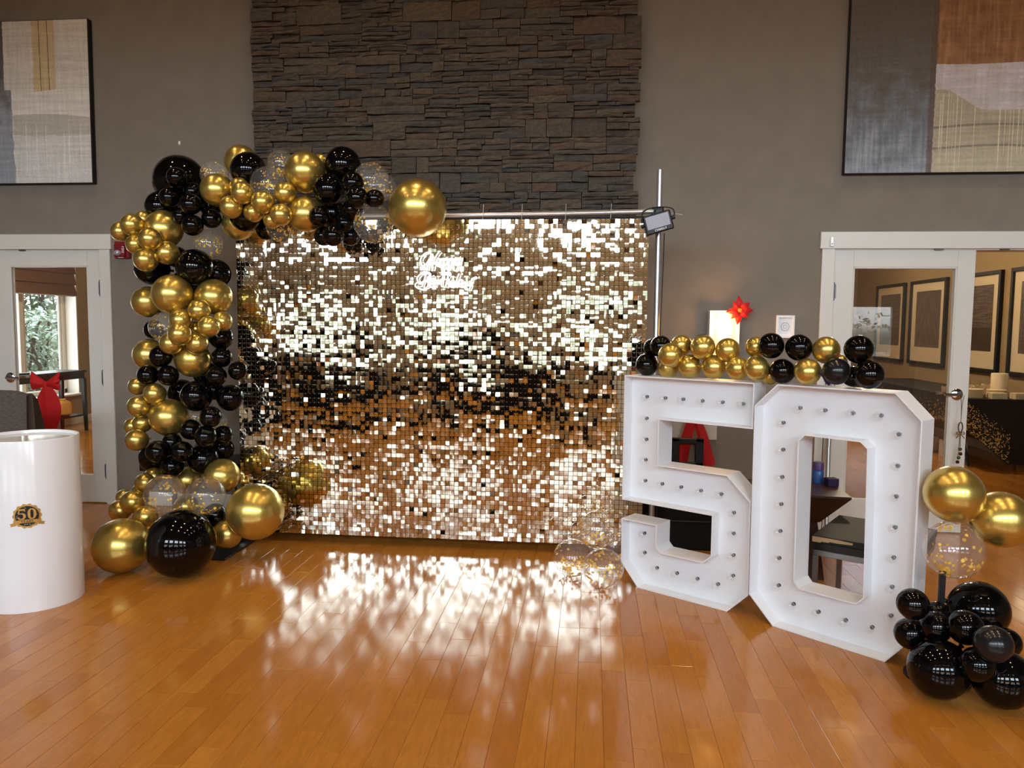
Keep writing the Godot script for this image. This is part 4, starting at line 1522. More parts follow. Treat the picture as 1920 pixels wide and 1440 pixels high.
func build_backdrop() -> void:
	var pw := 0.3017
	var ph := 0.3005
	var x0 := -2.365
	var y0 := 0.062
	var t := thing("sequin_backdrop", "wall of shimmering gold mirror sequins hung in square panels", "backdrop", Vector3(x0 + 4.5 * pw, 0, 0.85))
	var base := t.position
	# clear grid that carries one panel
	var st := begin()
	for k in 10:
		var y := (k + 0.5) * ph / 10.0 + 0.0115
		bx(st, Vector3(0, y - 0.0012, -0.009), Vector3(pw, y + 0.0012, -0.006))
		var x := (k + 0.5) * pw / 10.0
		bx(st, Vector3(x - 0.0012, 0, -0.009), Vector3(x + 0.0012, ph, -0.006))
	bx(st, Vector3(0, 0, -0.009), Vector3(0.0022, ph, -0.004))
	bx(st, Vector3(0, ph - 0.0022, -0.009), Vector3(pw, ph, -0.004))
	var grid := st.commit()
	var grid_m := mat("grid_plastic", Color(0.16, 0.145, 0.13), 0.5)
	var mesh := sequin_mesh(0.0274)
	var r := RandomNumberGenerator.new()
	r.seed = 1950
	var big: Array = []
	var rest: Array = []
	for py in 7:
		for px in 9:
			var o := Vector3(x0 + px * pw, y0 + py * ph, 0.85) - base
			var panel := put("panel", grid, grid_m, t, Transform3D(Basis.IDENTITY, o))
			var warp := Vector2(gauss(r), gauss(r)) * 0.0085          # how this panel hangs
			var bow_x := gauss(r) * 0.012
			var bow_y := gauss(r) * 0.010
			var rows: Array = []
			for k in 10:
				rows.append(gauss(r) * 0.012)
			for j in 10:
				for i in 10:
					var u := i / 9.0 - 0.5
					var v := j / 9.0 - 0.5
					var tx: float = warp.x + rows[j] + bow_y * v + gauss(r) * 0.018
					var ty: float = warp.y + bow_x * u + gauss(r) * 0.024
					if r.randf() < 0.10:
						tx += gauss(r) * 0.10
						ty += gauss(r) * 0.09
					var tz := gauss(r) * 0.008
					var at := Vector3((i + 0.5) * pw / 10.0, (j + 0.5) * ph / 10.0 + 0.0118, r.randf_range(0.0, 0.003))
					var b := Basis(Vector3.RIGHT, tx) * Basis(Vector3.UP, ty) * Basis(Vector3.BACK, tz)
					if px >= 6 and py == 6:
						big.append([panel, Transform3D(b, at)])
					else:
						rest.append(Transform3D(b, at + o))
	for q in big:
		put("sequin", mesh, null, q[0], q[1])
	var mm := MultiMesh.new()
	mm.transform_format = MultiMesh.TRANSFORM_3D
	mm.mesh = mesh
	mm.instance_count = rest.size()
	for i in rest.size():
		mm.set_instance_transform(i, rest[i])
	var o2 := MultiMeshInstance3D.new()
	o2.name = "sequins"
	o2.multimesh = mm
	stuff(o2)
	t.add_child(o2, true)
	# the stand: two posts, a crossbar, feet
	t = thing("backdrop_stand", "silver pipe stand with a crossbar that carries the sequin panels", "stand", Vector3(-1.0, 0, 0.8))
	var alu: Material = M["aluminium"]
	for x in [-2.32 + 1.0, 0.414 + 1.0]:
		st = begin()
		lathe(st, [Vector2(0.0, 0.012), Vector2(0.0185, 0.012), Vector2(0.0185, 1.42), Vector2(0.0178, 1.425), Vector2(0.0178, 2.475), Vector2(0.015, 2.478), Vector2(0.0, 2.452)], 20, Transform3D(Basis.IDENTITY, Vector3(x, 0, 0)))
		part("post", st, alu, t)
		st = begin()
		bx(st, Vector3(x - 0.12, 0.0, -0.06) if x > 0 else Vector3(x - 0.2, 0.0, -0.04), Vector3(x + 0.12, 0.012, 0.3) if x > 0 else Vector3(x + 0.06, 0.012, 0.5), 0.004)
		part("base_plate", st, M["black_plastic"], t)
	st = begin()
	tube(st, [Vector3(-1.34, 2.19, 0.03), Vector3(0.0, 2.192, 0.034), Vector3(0.7, 2.2, 0.036), Vector3(1.375, 2.213, 0.036)], 0.017, 16)
	part("crossbar", st, alu, t)
	st = begin()
	tube(st, [Vector3(-1.36, 2.168, 0.045), Vector3(1.33, 2.178, 0.045)], 0.0055, 10)
	part("hanging_rod", st, M["black_plastic"], t)
	st = begin()
	bx(st, Vector3(1.365, 2.185, -0.025), Vector3(1.44, 2.24, 0.05), 0.006)
	part("clamp", st, M["black_plastic"], t)
	for x in [0.295, 0.545, 0.824, 1.109]:
		st = begin()
		tube(st, [Vector3(x, 2.165, 0.06), Vector3(x + 0.002, 2.205, 0.058), Vector3(x + 0.004, 2.262, 0.05)], 0.0016, 6)
		part("zip_tie", st, mat("white_nylon", Color(0.8, 0.79, 0.77), 0.5), t)
	# LED work light clamped to the post
	t = thing("led_light", "black LED panel light tilted on the stand's post", "LED light", Vector3(0.402, 2.138, 0.9), 0.0)
	var tiltb := Basis(Vector3.BACK, 0.268) * Basis(Vector3.UP, -0.12)
	var bp: Material = M["black_plastic"]
	st = begin()
	bx(st, Vector3(-0.086, -0.062, -0.035), Vector3(0.086, 0.058, 0.0), 0.006)
	part("housing", st, bp, t, Transform3D(tiltb, Vector3.ZERO))
	st = begin()
	for k in 6:
		bx(st, Vector3(-0.075, -0.052 + k * 0.019, -0.05), Vector3(0.075, -0.047 + k * 0.019, -0.034))
	part("heat_sink", st, bp, t, Transform3D(tiltb, Vector3.ZERO))
	st = begin()
	bx(st, Vector3(-0.072, -0.033, 0.0), Vector3(0.072, 0.046, 0.002))
	part("lens_plate", st, mat("led_plate", Color(0.56, 0.55, 0.6), 0.4), t, Transform3D(tiltb, Vector3.ZERO))
	st = begin()
	for j in 11:
		for i in 20:
			var c := Vector3(-0.0665 + i * 0.007, -0.0285 + j * 0.007, 0.002)
			tri(st, c + Vector3(-0.0023, -0.0018, 0), c + Vector3(0.0023, -0.0018, 0), c + Vector3(0, 0.0024, 0.001), Vector3.BACK)
			tri(st, c + Vector3(-0.0023, 0.0012, 0.0004), c + Vector3(0.0023, 0.0012, 0.0004), c + Vector3(0, -0.0026, 0.0008), Vector3.BACK)
	var dots := part("led_dots", st, mat("led_dot", Color(0.93, 0.92, 0.95), 0.3), t, Transform3D(tiltb, Vector3.ZERO))
	stuff(dots)
	put("lettering", lettering("CHMELY", 0.019, 0.001), mat("led_letters", Color(0.9, 0.9, 0.9), 0.5), t, Transform3D(tiltb, tiltb * Vector3(0.006, -0.046, 0.0008)))
	st = begin()
	tube(st, spline([Vector3(-0.095, 0.0, -0.02), Vector3(-0.09, 0.07, -0.03), Vector3(0.0, 0.098, -0.04), Vector3(0.09, 0.085, -0.03), Vector3(0.1, 0.02, -0.02)], 5), 0.004, 8)
	bx(st, Vector3(-0.02, 0.05, -0.06), Vector3(0.03, 0.085, -0.02), 0.005)
	part("bracket", st, bp, t)
	for s in [-1.0, 1.0]:
		st = begin()
		lathe(st, [Vector2(0, -0.012), Vector2(0.012, -0.012), Vector2(0.012, 0.012), Vector2(0, 0.012)], 12, Transform3D(tiltb * Basis(Vector3.BACK, PI / 2), tiltb * Vector3(s * 0.095, 0.004, -0.018)))
		part("tilt_knob", st, bp, t)
	# its cable and a white tie end
	st = begin()
	tube(st, spline([Vector3(0.445, 2.075, 0.86), Vector3(0.446, 1.9, 0.83), Vector3(0.440, 1.5, 0.825), Vector3(0.439, 1.0, 0.825), Vector3(0.442, 0.4, 0.83), Vector3(0.46, 0.02, 0.86), Vector3(0.6, 0.008, 0.8)], 8), 0.0032, 8)
	solid("power_cable", st, bp, "thin black cable running down the silver post from the LED light", "cable")
	st = begin()
	tube(st, spline([Vector3(0.46, 2.196, 0.84), Vector3(0.51, 2.197, 0.845), Vector3(0.555, 2.188, 0.85)], 5), 0.0022, 6)
	solid("tie_end", st, mat("white_nylon", Color(0.8, 0.79, 0.77), 0.5), "loose white cable tie end sticking out beside the LED light", "cable tie")

# ---------------------------------------------------------------- neon script
func build_neon_sign() -> void:
	var o := Vector3(-0.9423, 1.8341, 0.0)
	var t := thing("neon_sign", "glowing white script sign reading happy birthday on the sequin wall", "neon sign", Vector3(o.x, o.y, 0.865))
	var neon := glow("neon_white", Color(0.97, 0.98, 1.0), 1.6)
	var k := 0.0002897
	var letters := {
		"H": [[590, 420, 578, 330, 520, 287, 430, 320, 358, 410, 337, 500, 372, 572, 450, 560, 535, 450, 580, 350], [585, 345, 545, 480, 505, 600, 482, 715], [770, 265, 705, 350, 650, 470, 615, 600, 602, 700], [395, 590, 500, 560, 610, 525, 700, 505]],
		"a": [[805, 440, 752, 430, 706, 500, 702, 570, 742, 592, 790, 535, 815, 440, 800, 545, 825, 592, 862, 560]],
		"p": [[893, 415, 862, 520, 832, 665], [878, 480, 925, 412, 958, 445, 942, 535, 895, 580, 862, 562]],
		"pp": [[1012, 415, 985, 540, 962, 695], [1003, 470, 1048, 412, 1083, 445, 1066, 540, 1018, 580, 986, 562]],
		"y": [[1125, 415, 1105, 520, 1140, 572, 1190, 520, 1242, 385, 1212, 540, 1178, 655, 1120, 692, 1068, 662]],
		"B": [[475, 735, 432, 880, 372, 1060], [300, 965, 262, 860, 345, 770, 455, 735, 535, 775, 530, 860, 450, 920, 395, 930], [450, 920, 520, 965, 498, 1050, 410, 1102, 300, 1092, 228, 1040, 228, 985, 282, 950]],
		"i": [[602, 895, 570, 1000, 592, 1062, 642, 1020], [622, 815, 632, 805]],
		"r": [[692, 895, 664, 1055], [678, 965, 728, 900, 775, 912]],
		"t": [[852, 805, 814, 960, 822, 1042, 872, 1030], [788, 892, 905, 868]],
		"h": [[982, 775, 940, 920, 903, 1062], [922, 985, 972, 910, 1004, 932, 984, 1020, 1012, 1056]],
		"d": [[1112, 925, 1062, 908, 1024, 970, 1038, 1050, 1090, 1032, 1132, 940], [1212, 755, 1165, 880, 1130, 1010, 1152, 1056]],
		"aa": [[1292, 902, 1242, 900, 1200, 970, 1214, 1042, 1262, 1030, 1306, 930, 1290, 1032, 1332, 1050]],
		"yy": [[1392, 890, 1370, 980, 1410, 1022, 1462, 970, 1512, 855, 1480, 990, 1448, 1092, 1380, 1112, 1328, 1062], [1500, 880, 1560, 845, 1606, 828]]}
	for key in letters:
		var st := begin()
		for s in letters[key]:
			var pts: Array = []
			for i in range(0, s.size(), 2):
				pts.append(Vector3((s[i] - 900.0) * k, -(s[i + 1] - 700.0) * k, 0.026))
			tube(st, spline(pts, 5), 0.0041, 8)
		part("neon_letter", st, neon, t)
	# clear acrylic backing cut round the words, and its standoffs
	var outline := poly([250, 760, 330, 660, 290, 560, 285, 420, 350, 300, 500, 240, 640, 320, 740, 225, 815, 260, 790, 370, 900, 385, 1080, 360, 1290, 350, 1300, 420, 1235, 640, 1240, 700, 1290, 780, 1620, 760, 1650, 860, 1560, 950, 1510, 1100, 1420, 1160, 1300, 1090, 900, 1090, 600, 1140, 430, 1160, 260, 1160, 180, 1060, 180, 960])
	var flat := PackedVector2Array()
	for q in outline:
		flat.append(Vector2((q.x - 900.0) * k, -(q.y - 700.0) * k))
	var st2 := begin()
	prism(st2, flat, 0.012, 0.016)
	part("acrylic_back", st2, M["pane_glass"], t)
	st2 = begin()
	for q in [Vector2(-0.13, 0.09), Vector2(0.08, 0.085), Vector2(-0.17, -0.1), Vector2(0.17, -0.05)]:
		lathe(st2, [Vector2(0, 0.003), Vector2(0.004, 0.003), Vector2(0.004, 0.02), Vector2(0, 0.02)], 10, Transform3D(Basis(Vector3.RIGHT, PI / 2), Vector3(q.x, q.y, 0)))
	part("standoffs", st2, M["chrome"], t)
	var l := OmniLight3D.new()
	l.name = "neon_light"
	l.position = Vector3(o.x, o.y - 0.01, 0.97)
	l.light_color = Color(0.97, 0.98, 1.0)
	l.light_energy = 0.012
	l.light_size = 0.015
	l.omni_range = 10.0
	l.omni_attenuation = 2.0
	l.shadow_enabled = true
	add_child(l, true)

# ---------------------------------------------------------------- dim things behind the balloons and the numbers
func build_things_behind_numbers() -> void:
	var bw: Material = M["black_wood"]
	var st: SurfaceTool
	# low black table behind the balloon column
	var t := thing("low_table", "low black topped table with steel legs behind the balloon column", "table", Vector3(-2.9, 0, 0.36))
	st = begin()
	bx(st, Vector3(-0.37, 0.40, -0.22), Vector3(0.37, 0.465, 0.22), 0.004)
	part("tabletop", st, bw, t)
	for sx in [-0.34, 0.34]:
		for sz in [-0.19, 0.19]:
			st = begin()
			bx(st, Vector3(sx - 0.015, 0, sz - 0.015), Vector3(sx + 0.015, 0.40, sz + 0.015), 0.002)
			part("leg", st, M["steel"], t)
	# black equipment case seen through the five's lower opening
	t = thing("equipment_case", "black equipment case behind the lower opening of the number five", "case", Vector3(0.66, 0, 0.5))
	st = begin()
	bx(st, Vector3(-0.33, 0.0, -0.2), Vector3(0.33, 0.35, 0.18), 0.012)
	part("case_body", st, M["black_cloth"], t)
	st = begin()
	bx(st, Vector3(-0.335, 0.19, -0.205), Vector3(0.335, 0.2, 0.186), 0.003)
	part("case_seam", st, M["black_plastic"], t)
	st = begin()
	tube(st, spline([Vector3(-0.07, 0.35, 0), Vector3(-0.06, 0.375, 0), Vector3(0.06, 0.375, 0), Vector3(0.07, 0.35, 0)], 4), 0.008, 8)
	part("handle", st, M["black_plastic"], t)
	# black open frame chair back, seen through the five's upper opening
	t = thing("folding_chair", "black open-backed folding chair leaning on the wall behind the ribbon tails", "chair", Vector3(0.705, 0, 0.2))
	st = begin()
	for s in [-1.0, 1.0]:
		bx(st, Vector3(s * 0.085 - 0.03, 0.0, 0.0), Vector3(s * 0.085 + 0.03, 0.69, 0.03), 0.006)
	part("side_frame", st, M["black_plastic"], t)
	st = begin()
	bx(st, Vector3(-0.115, 0.645, 0.0), Vector3(0.115, 0.69, 0.03), 0.006)
	part("top_rail", st, M["black_plastic"], t)
	st = begin()
	bx(st, Vector3(-0.115, 0.42, 0.0), Vector3(0.115, 0.515, 0.03), 0.006)
	part("seat", st, M["black_plastic"], t)
	# black laminate table with a chipped edge, seen through the zero
	t = thing("laminate_table", "black laminate table with a chipped edge and steel frame behind the zero", "table", Vector3(1.158, 0, 1.737), -0.545)
	# its x runs along the front edge, its -z away from the zero
	st = begin()
	bx(st, Vector3(0, 0.385, -0.54), Vector3(0.5, 0.42, 0), 0.003)
	part("tabletop", st, mat("black_laminate", Color(0.05, 0.048, 0.05), 0.6), t)
	st = begin()
	prism(st, poly([0.004, 0.388, 0.004, 0.416, 0.12, 0.416, 0.20, 0.412, 0.20, 0.402, 0.13, 0.398, 0.09, 0.399, 0.085, 0.394, 0.05, 0.394, 0.045, 0.388]), 0.0, 0.0025)
	part("chipped_edge", st, mat("chipboard", Color(0.75, 0.62, 0.44), 0.9), t)
	st = begin()
	bx(st, Vector3(0.006, 0.315, -0.03), Vector3(0.494, 0.345, -0.005), 0.002)
	bx(st, Vector3(0.006, 0.315, -0.53), Vector3(0.03, 0.345, -0.005), 0.002)
	bx(st, Vector3(0.47, 0.315, -0.53), Vector3(0.494, 0.345, -0.005), 0.002)
	part("frame", st, M["steel"], t)
	st = begin()
	bx(st, Vector3(0.004, 0.345, -0.53), Vector3(0.496, 0.385, -0.006), 0.002)
	part("apron", st, bw, t)
	for q in [Vector2(0.006, -0.03), Vector2(0.469, -0.03), Vector2(0.006, -0.53)]:
		st = begin()
		bx(st, Vector3(q.x, 0, q.y), Vector3(q.x + 0.025, 0.315, q.y + 0.025), 0.002)
		part("leg", st, M["steel"], t)
	st = begin()
	bx(st, Vector3(0.34, 0, -0.53), Vector3(0.365, 0.315, -0.505), 0.002)
	part("leg", st, M["black_plastic"], t)
	# dark brown pedestal table with an inverted pyramid top
	t = thing("pedestal_table", "dark brown pedestal table with tapered underside and skewers on top, behind the zero", "table", Vector3(1.27, 0, 1.02), 0.0)
	var brown := mat("dark_brown_wood", Color(0.24, 0.145, 0.095), 0.35)
	st = begin()
	var top := 0.52
	var a := [Vector3(-0.3, top, 0.2), Vector3(0.24, top, 0.24), Vector3(0.26, top, -0.22), Vector3(-0.3, top, -0.22)]
	var b := [Vector3(-0.14, 0.34, 0.12), Vector3(0.10, 0.34, 0.13), Vector3(0.11, 0.34, -0.12), Vector3(-0.14, 0.34, -0.12)]
	for i in 4:
		var d: Vector3 = (a[i] + a[(i + 1) % 4]) / 2
		quad(st, a[i] - Vector3(0, 0.012, 0), a[(i + 1) % 4] - Vector3(0, 0.012, 0), b[(i + 1) % 4], b[i], Vector3(d.x, -0.3, d.z))
		quad(st, a[i] - Vector3(0, 0.012, 0), a[(i + 1) % 4] - Vector3(0, 0.012, 0), a[(i + 1) % 4], a[i], Vector3(d.x, 0, d.z))
	quad(st, a[0], a[1], a[2], a[3], Vector3.UP)
	quad(st, b[0], b[1], b[2], b[3], Vector3.DOWN)
	part("tabletop", st, brown, t)
	st = begin()
	var c0 := [Vector3(-0.13, 0.34, 0.11), Vector3(0.09, 0.34, 0.12), Vector3(0.10, 0.34, -0.11), Vector3(-0.13, 0.34, -0.11)]
	var c1 := [Vector3(-0.17, 0, 0.15), Vector3(0.13, 0, 0.16), Vector3(0.14, 0, -0.15), Vector3(-0.17, 0, -0.15)]
	for i in 4:
		var d: Vector3 = (c0[i] + c0[(i + 1) % 4]) / 2
		quad(st, c0[i], c0[(i + 1) % 4], c1[(i + 1) % 4], c1[i], Vector3(d.x, 0, d.z))
	part("pedestal", st, brown, t)
	var r := RandomNumberGenerator.new()
	r.seed = 12
	var bamboo := mat("bamboo", Color(0.82, 0.68, 0.45), 0.7)
	for k in 14:
		st = begin()
		var y := 0.0022 + 0.0042 * (k / 5)
		var off := r.randf_range(-0.028, 0.028)
		tube(st, [Vector3(-0.125, 0, 0.0), Vector3(0.125, 0, 0.0)], 0.002, 6)
		var o := solid("skewer", st, bamboo, "thin bamboo skewer in the loose bundle on the brown pedestal table", "skewer", Vector3(1.135 + r.randf_range(-0.02, 0.02), top + y, 1.08 + off), r.randf_range(-0.12, 0.12), "bamboo skewers on the brown table")
	# spray bottle, small box and a leaning silver tube
	t = thing("spray_can", "blue spray can with a purple cap on the brown pedestal table", "spray can", Vector3(1.435, top, 0.86))
	st = begin()
	lathe(st, [Vector2(0, 0), Vector2(0.032, 0), Vector2(0.034, 0.004), Vector2(0.034, 0.075), Vector2(0.028, 0.084), Vector2(0, 0.084)], 24)
	part("can_body", st, mat("can_blue", Color(0.2, 0.36, 0.62), 0.3), t)
	st = begin()
	lathe(st, [Vector2(0, 0.084), Vector2(0.033, 0.084), Vector2(0.033, 0.125), Vector2(0.029, 0.132), Vector2(0, 0.132)], 24)
	part("cap", st, mat("cap_purple", Color(0.36, 0.27, 0.48), 0.4), t)
	st = begin()
	bx(st, Vector3(-0.036, 0, -0.03), Vector3(0.034, 0.05, 0.03), 0.003)
	solid("small_box", st, mat("box_navy", Color(0.12, 0.08, 0.25), 0.5), "small dark blue box beside the spray can on the brown table", "box", Vector3(1.49, top, 0.95), 0.2)
	st = begin()
	tube(st, [Vector3(1.70, 0.012, 0.20), Vector3(1.735, 0.62, 0.06), Vector3(1.752, 1.12, 0.042)], 0.016, 14)
	solid("silver_tube", st, M["aluminium"], "slim silver tube leaning against the door casing behind the zero", "tube")
	st = begin()
	tube(st, spline([Vector3(1.702, 1.1, 0.04), Vector3(1.695, 0.7, 0.06), Vector3(1.69, 0.45, 0.08), Vector3(1.7, 0.1, 0.1), Vector3(1.68, 0.006, 0.14)], 6), 0.003, 6)
	solid("loose_cord", st, M["black_plastic"], "thin dark cord hanging beside the silver tube", "cord")

# ---------------------------------------------------------------- marquee numbers
func inset(outline: PackedVector2Array, d: float) -> PackedVector2Array:
	var out := PackedVector2Array()
	var n := outline.size()
	var s := 1.0 if Geometry2D.is_polygon_clockwise(outline) else -1.0
	for i in n:
		var e0 := (outline[i] - outline[(i + n - 1) % n]).normalized()
		var e1 := (outline[(i + 1) % n] - outline[i]).normalized()
		var n0 := Vector2(e0.y, -e0.x) * s
		var n1 := Vector2(e1.y, -e1.x) * s
		var m := (n0 + n1).normalized()
		out.append(outline[i] + m * d / maxf(m.dot(n0), 0.3))
	return out

# the upright rim that follows one outline: thickness th to its inner side, from z = -deep to 0
func rim(st: SurfaceTool, outline: PackedVector2Array, th: float, deep: float) -> void:
	var inn := inset(outline, th)
	var n := outline.size()
	var s := -1.0 if Geometry2D.is_polygon_clockwise(outline) else 1.0
	for i in n:
		var a := outline[i]
		var b := outline[(i + 1) % n]
		var c := inn[i]
		var d := inn[(i + 1) % n]
		var nn := Vector3(b.y - a.y, a.x - b.x, 0) * s
		quad(st, Vector3(a.x, a.y, 0), Vector3(b.x, b.y, 0), Vector3(b.x, b.y, -deep), Vector3(a.x, a.y, -deep), nn)
		quad(st, Vector3(c.x, c.y, 0), Vector3(d.x, d.y, 0), Vector3(d.x, d.y, -deep), Vector3(c.x, c.y, -deep), -nn)
		quad(st, Vector3(a.x, a.y, 0), Vector3(b.x, b.y, 0), Vector3(d.x, d.y, 0), Vector3(c.x, c.y, 0), Vector3.BACK)
		quad(st, Vector3(a.x, a.y, -deep), Vector3(b.x, b.y, -deep), Vector3(d.x, d.y, -deep), Vector3(c.x, c.y, -deep), Vector3.FORWARD)

func bulbs(t: Node3D, spots: PackedVector2Array) -> void:
	var st := begin()
	lathe(st, [Vector2(0, -0.002), Vector2(0.0095, -0.002), Vector2(0.0095, 0.008), Vector2(0.0075, 0.012), Vector2(0.004, 0.014), Vector2(0, 0.014)], 14, Transform3D(Basis(Vector3.RIGHT, PI / 2), Vector3.ZERO))
	var socket := st.commit()
	st = begin()
	var prof: Array = [Vector2(0.008, 0.012), Vector2(0.0105, 0.019)]
	for i in 13:
		var a := lerpf(2.55, 0.0, i / 12.0)
		prof.append(Vector2(sin(a) * 0.0205, 0.036 + cos(a) * 0.0205))
	lathe(st, prof, 20, Transform3D(Basis(Vector3.RIGHT, PI / 2), Vector3.ZERO))
	var globe := st.commit()
	for q in spots:
		var b := put("bulb", socket, mat("socket_metal", Color(0.27, 0.27, 0.28), 0.35, 0.7), t, Transform3D(Basis.IDENTITY, Vector3(q.x, q.y, -0.079)))
		put("globe", globe, M["bulb_glass"], b)

func build_numbers() -> void:
	var white: Material = M["white_board"]
	# five: local x along its face, local z toward the viewer's side
	var t := thing("marquee_number", "big white box-built number five with clear unlit globe bulbs", "marquee number", Vector3(0.288, 0, 1.457), -0.6023, "white marquee numbers")
	var five := poly([-0.115, 1.213, 0.650, 1.213, 0.650, 0.978, 0.114, 0.978, 0.114, 0.725, 0.522, 0.725, 0.652, 0.603, 0.655, 0.115, 0.543, 0.0, 0.0, 0.0, -0.113, 0.129, -0.115, 0.386, 0.115, 0.386, 0.115, 0.262, 0.141, 0.235, 0.395, 0.235, 0.442, 0.277, 0.442, 0.495, -0.115, 0.495])
	var st := begin()
	rim(st, five, 0.006, 0.152)
	part("rim", st, white, t)
	st = begin()
	prism(st, inset(five, 0.005), -0.09, -0.08)
	part("face", st, white, t)
	bulbs(t, poly([-0.009, 1.093, 0.108, 1.093, 0.218, 1.094, 0.333, 1.094, 0.448, 1.095, 0.563, 1.095, -0.008, 0.969, -0.007, 0.848, -0.008, 0.730, -0.007, 0.609, 0.102, 0.606, 0.220, 0.605, 0.339, 0.603, 0.457, 0.602, 0.531, 0.514, 0.533, 0.402, 0.536, 0.285, 0.538, 0.174, 0.455, 0.108, 0.334, 0.110, 0.209, 0.113, 0.082, 0.116, 0.000, 0.188, -0.005, 0.302]))
	# zero
	t = thing("marquee_number", "big white box-built number zero with clear unlit globe bulbs", "marquee number", Vector3(0.929, 0, 1.933), -0.7218, "white marquee numbers")
	var outer := poly([-0.022, 1.215, 0.533, 1.215, 0.648, 1.100, 0.645, 0.128, 0.542, 0.0, 0.0, 0.0, -0.135, 0.128, -0.140, 1.100])
	var inner := poly([0.128, 0.976, 0.384, 0.981, 0.418, 0.957, 0.438, 0.272, 0.400, 0.231, 0.130, 0.230, 0.106, 0.258, 0.101, 0.947])
	inner = poly([0.128, 0.978, 0.390, 0.978, 0.422, 0.950, 0.434, 0.266, 0.402, 0.231, 0.130, 0.230, 0.106, 0.258, 0.101, 0.947])
	st = begin()
	rim(st, outer, 0.006, 0.140)
	part("rim", st, white, t)
	st = begin()
	rim(st, inner, -0.006, 0.140)
	part("inner_rim", st, white, t)
	st = begin()
	# the face in two halves round the opening
	prism(st, poly([-0.020, 1.211, 0.26, 1.211, 0.26, 0.980, 0.127, 0.980, 0.099, 0.948, 0.104, 0.257, 0.129, 0.228, 0.26, 0.228, 0.26, 0.004, 0.001, 0.004, -0.131, 0.130, -0.136, 1.098]), -0.09, -0.08)
	prism(st, poly([0.26, 1.211, 0.531, 1.211, 0.644, 1.098, 0.641, 0.130, 0.540, 0.004, 0.26, 0.004, 0.26, 0.228, 0.403, 0.228, 0.436, 0.265, 0.424, 0.951, 0.391, 0.980, 0.26, 0.980]), -0.09, -0.08)
	part("face", st, white, t)
	bulbs(t, poly([-0.021, 1.019, -0.017, 0.884, -0.017, 0.745, -0.016, 0.607, -0.016, 0.469, -0.016, 0.330, -0.013, 0.189, 0.069, 0.115, 0.197, 0.112, 0.330, 0.110, 0.452, 0.113, 0.532, 0.192, 0.531, 0.326, 0.531, 0.462, 0.531, 0.601, 0.529, 0.742, 0.529, 0.881, 0.528, 1.023, 0.063, 1.101, 0.188, 1.100, 0.321, 1.099, 0.448, 1.100]))

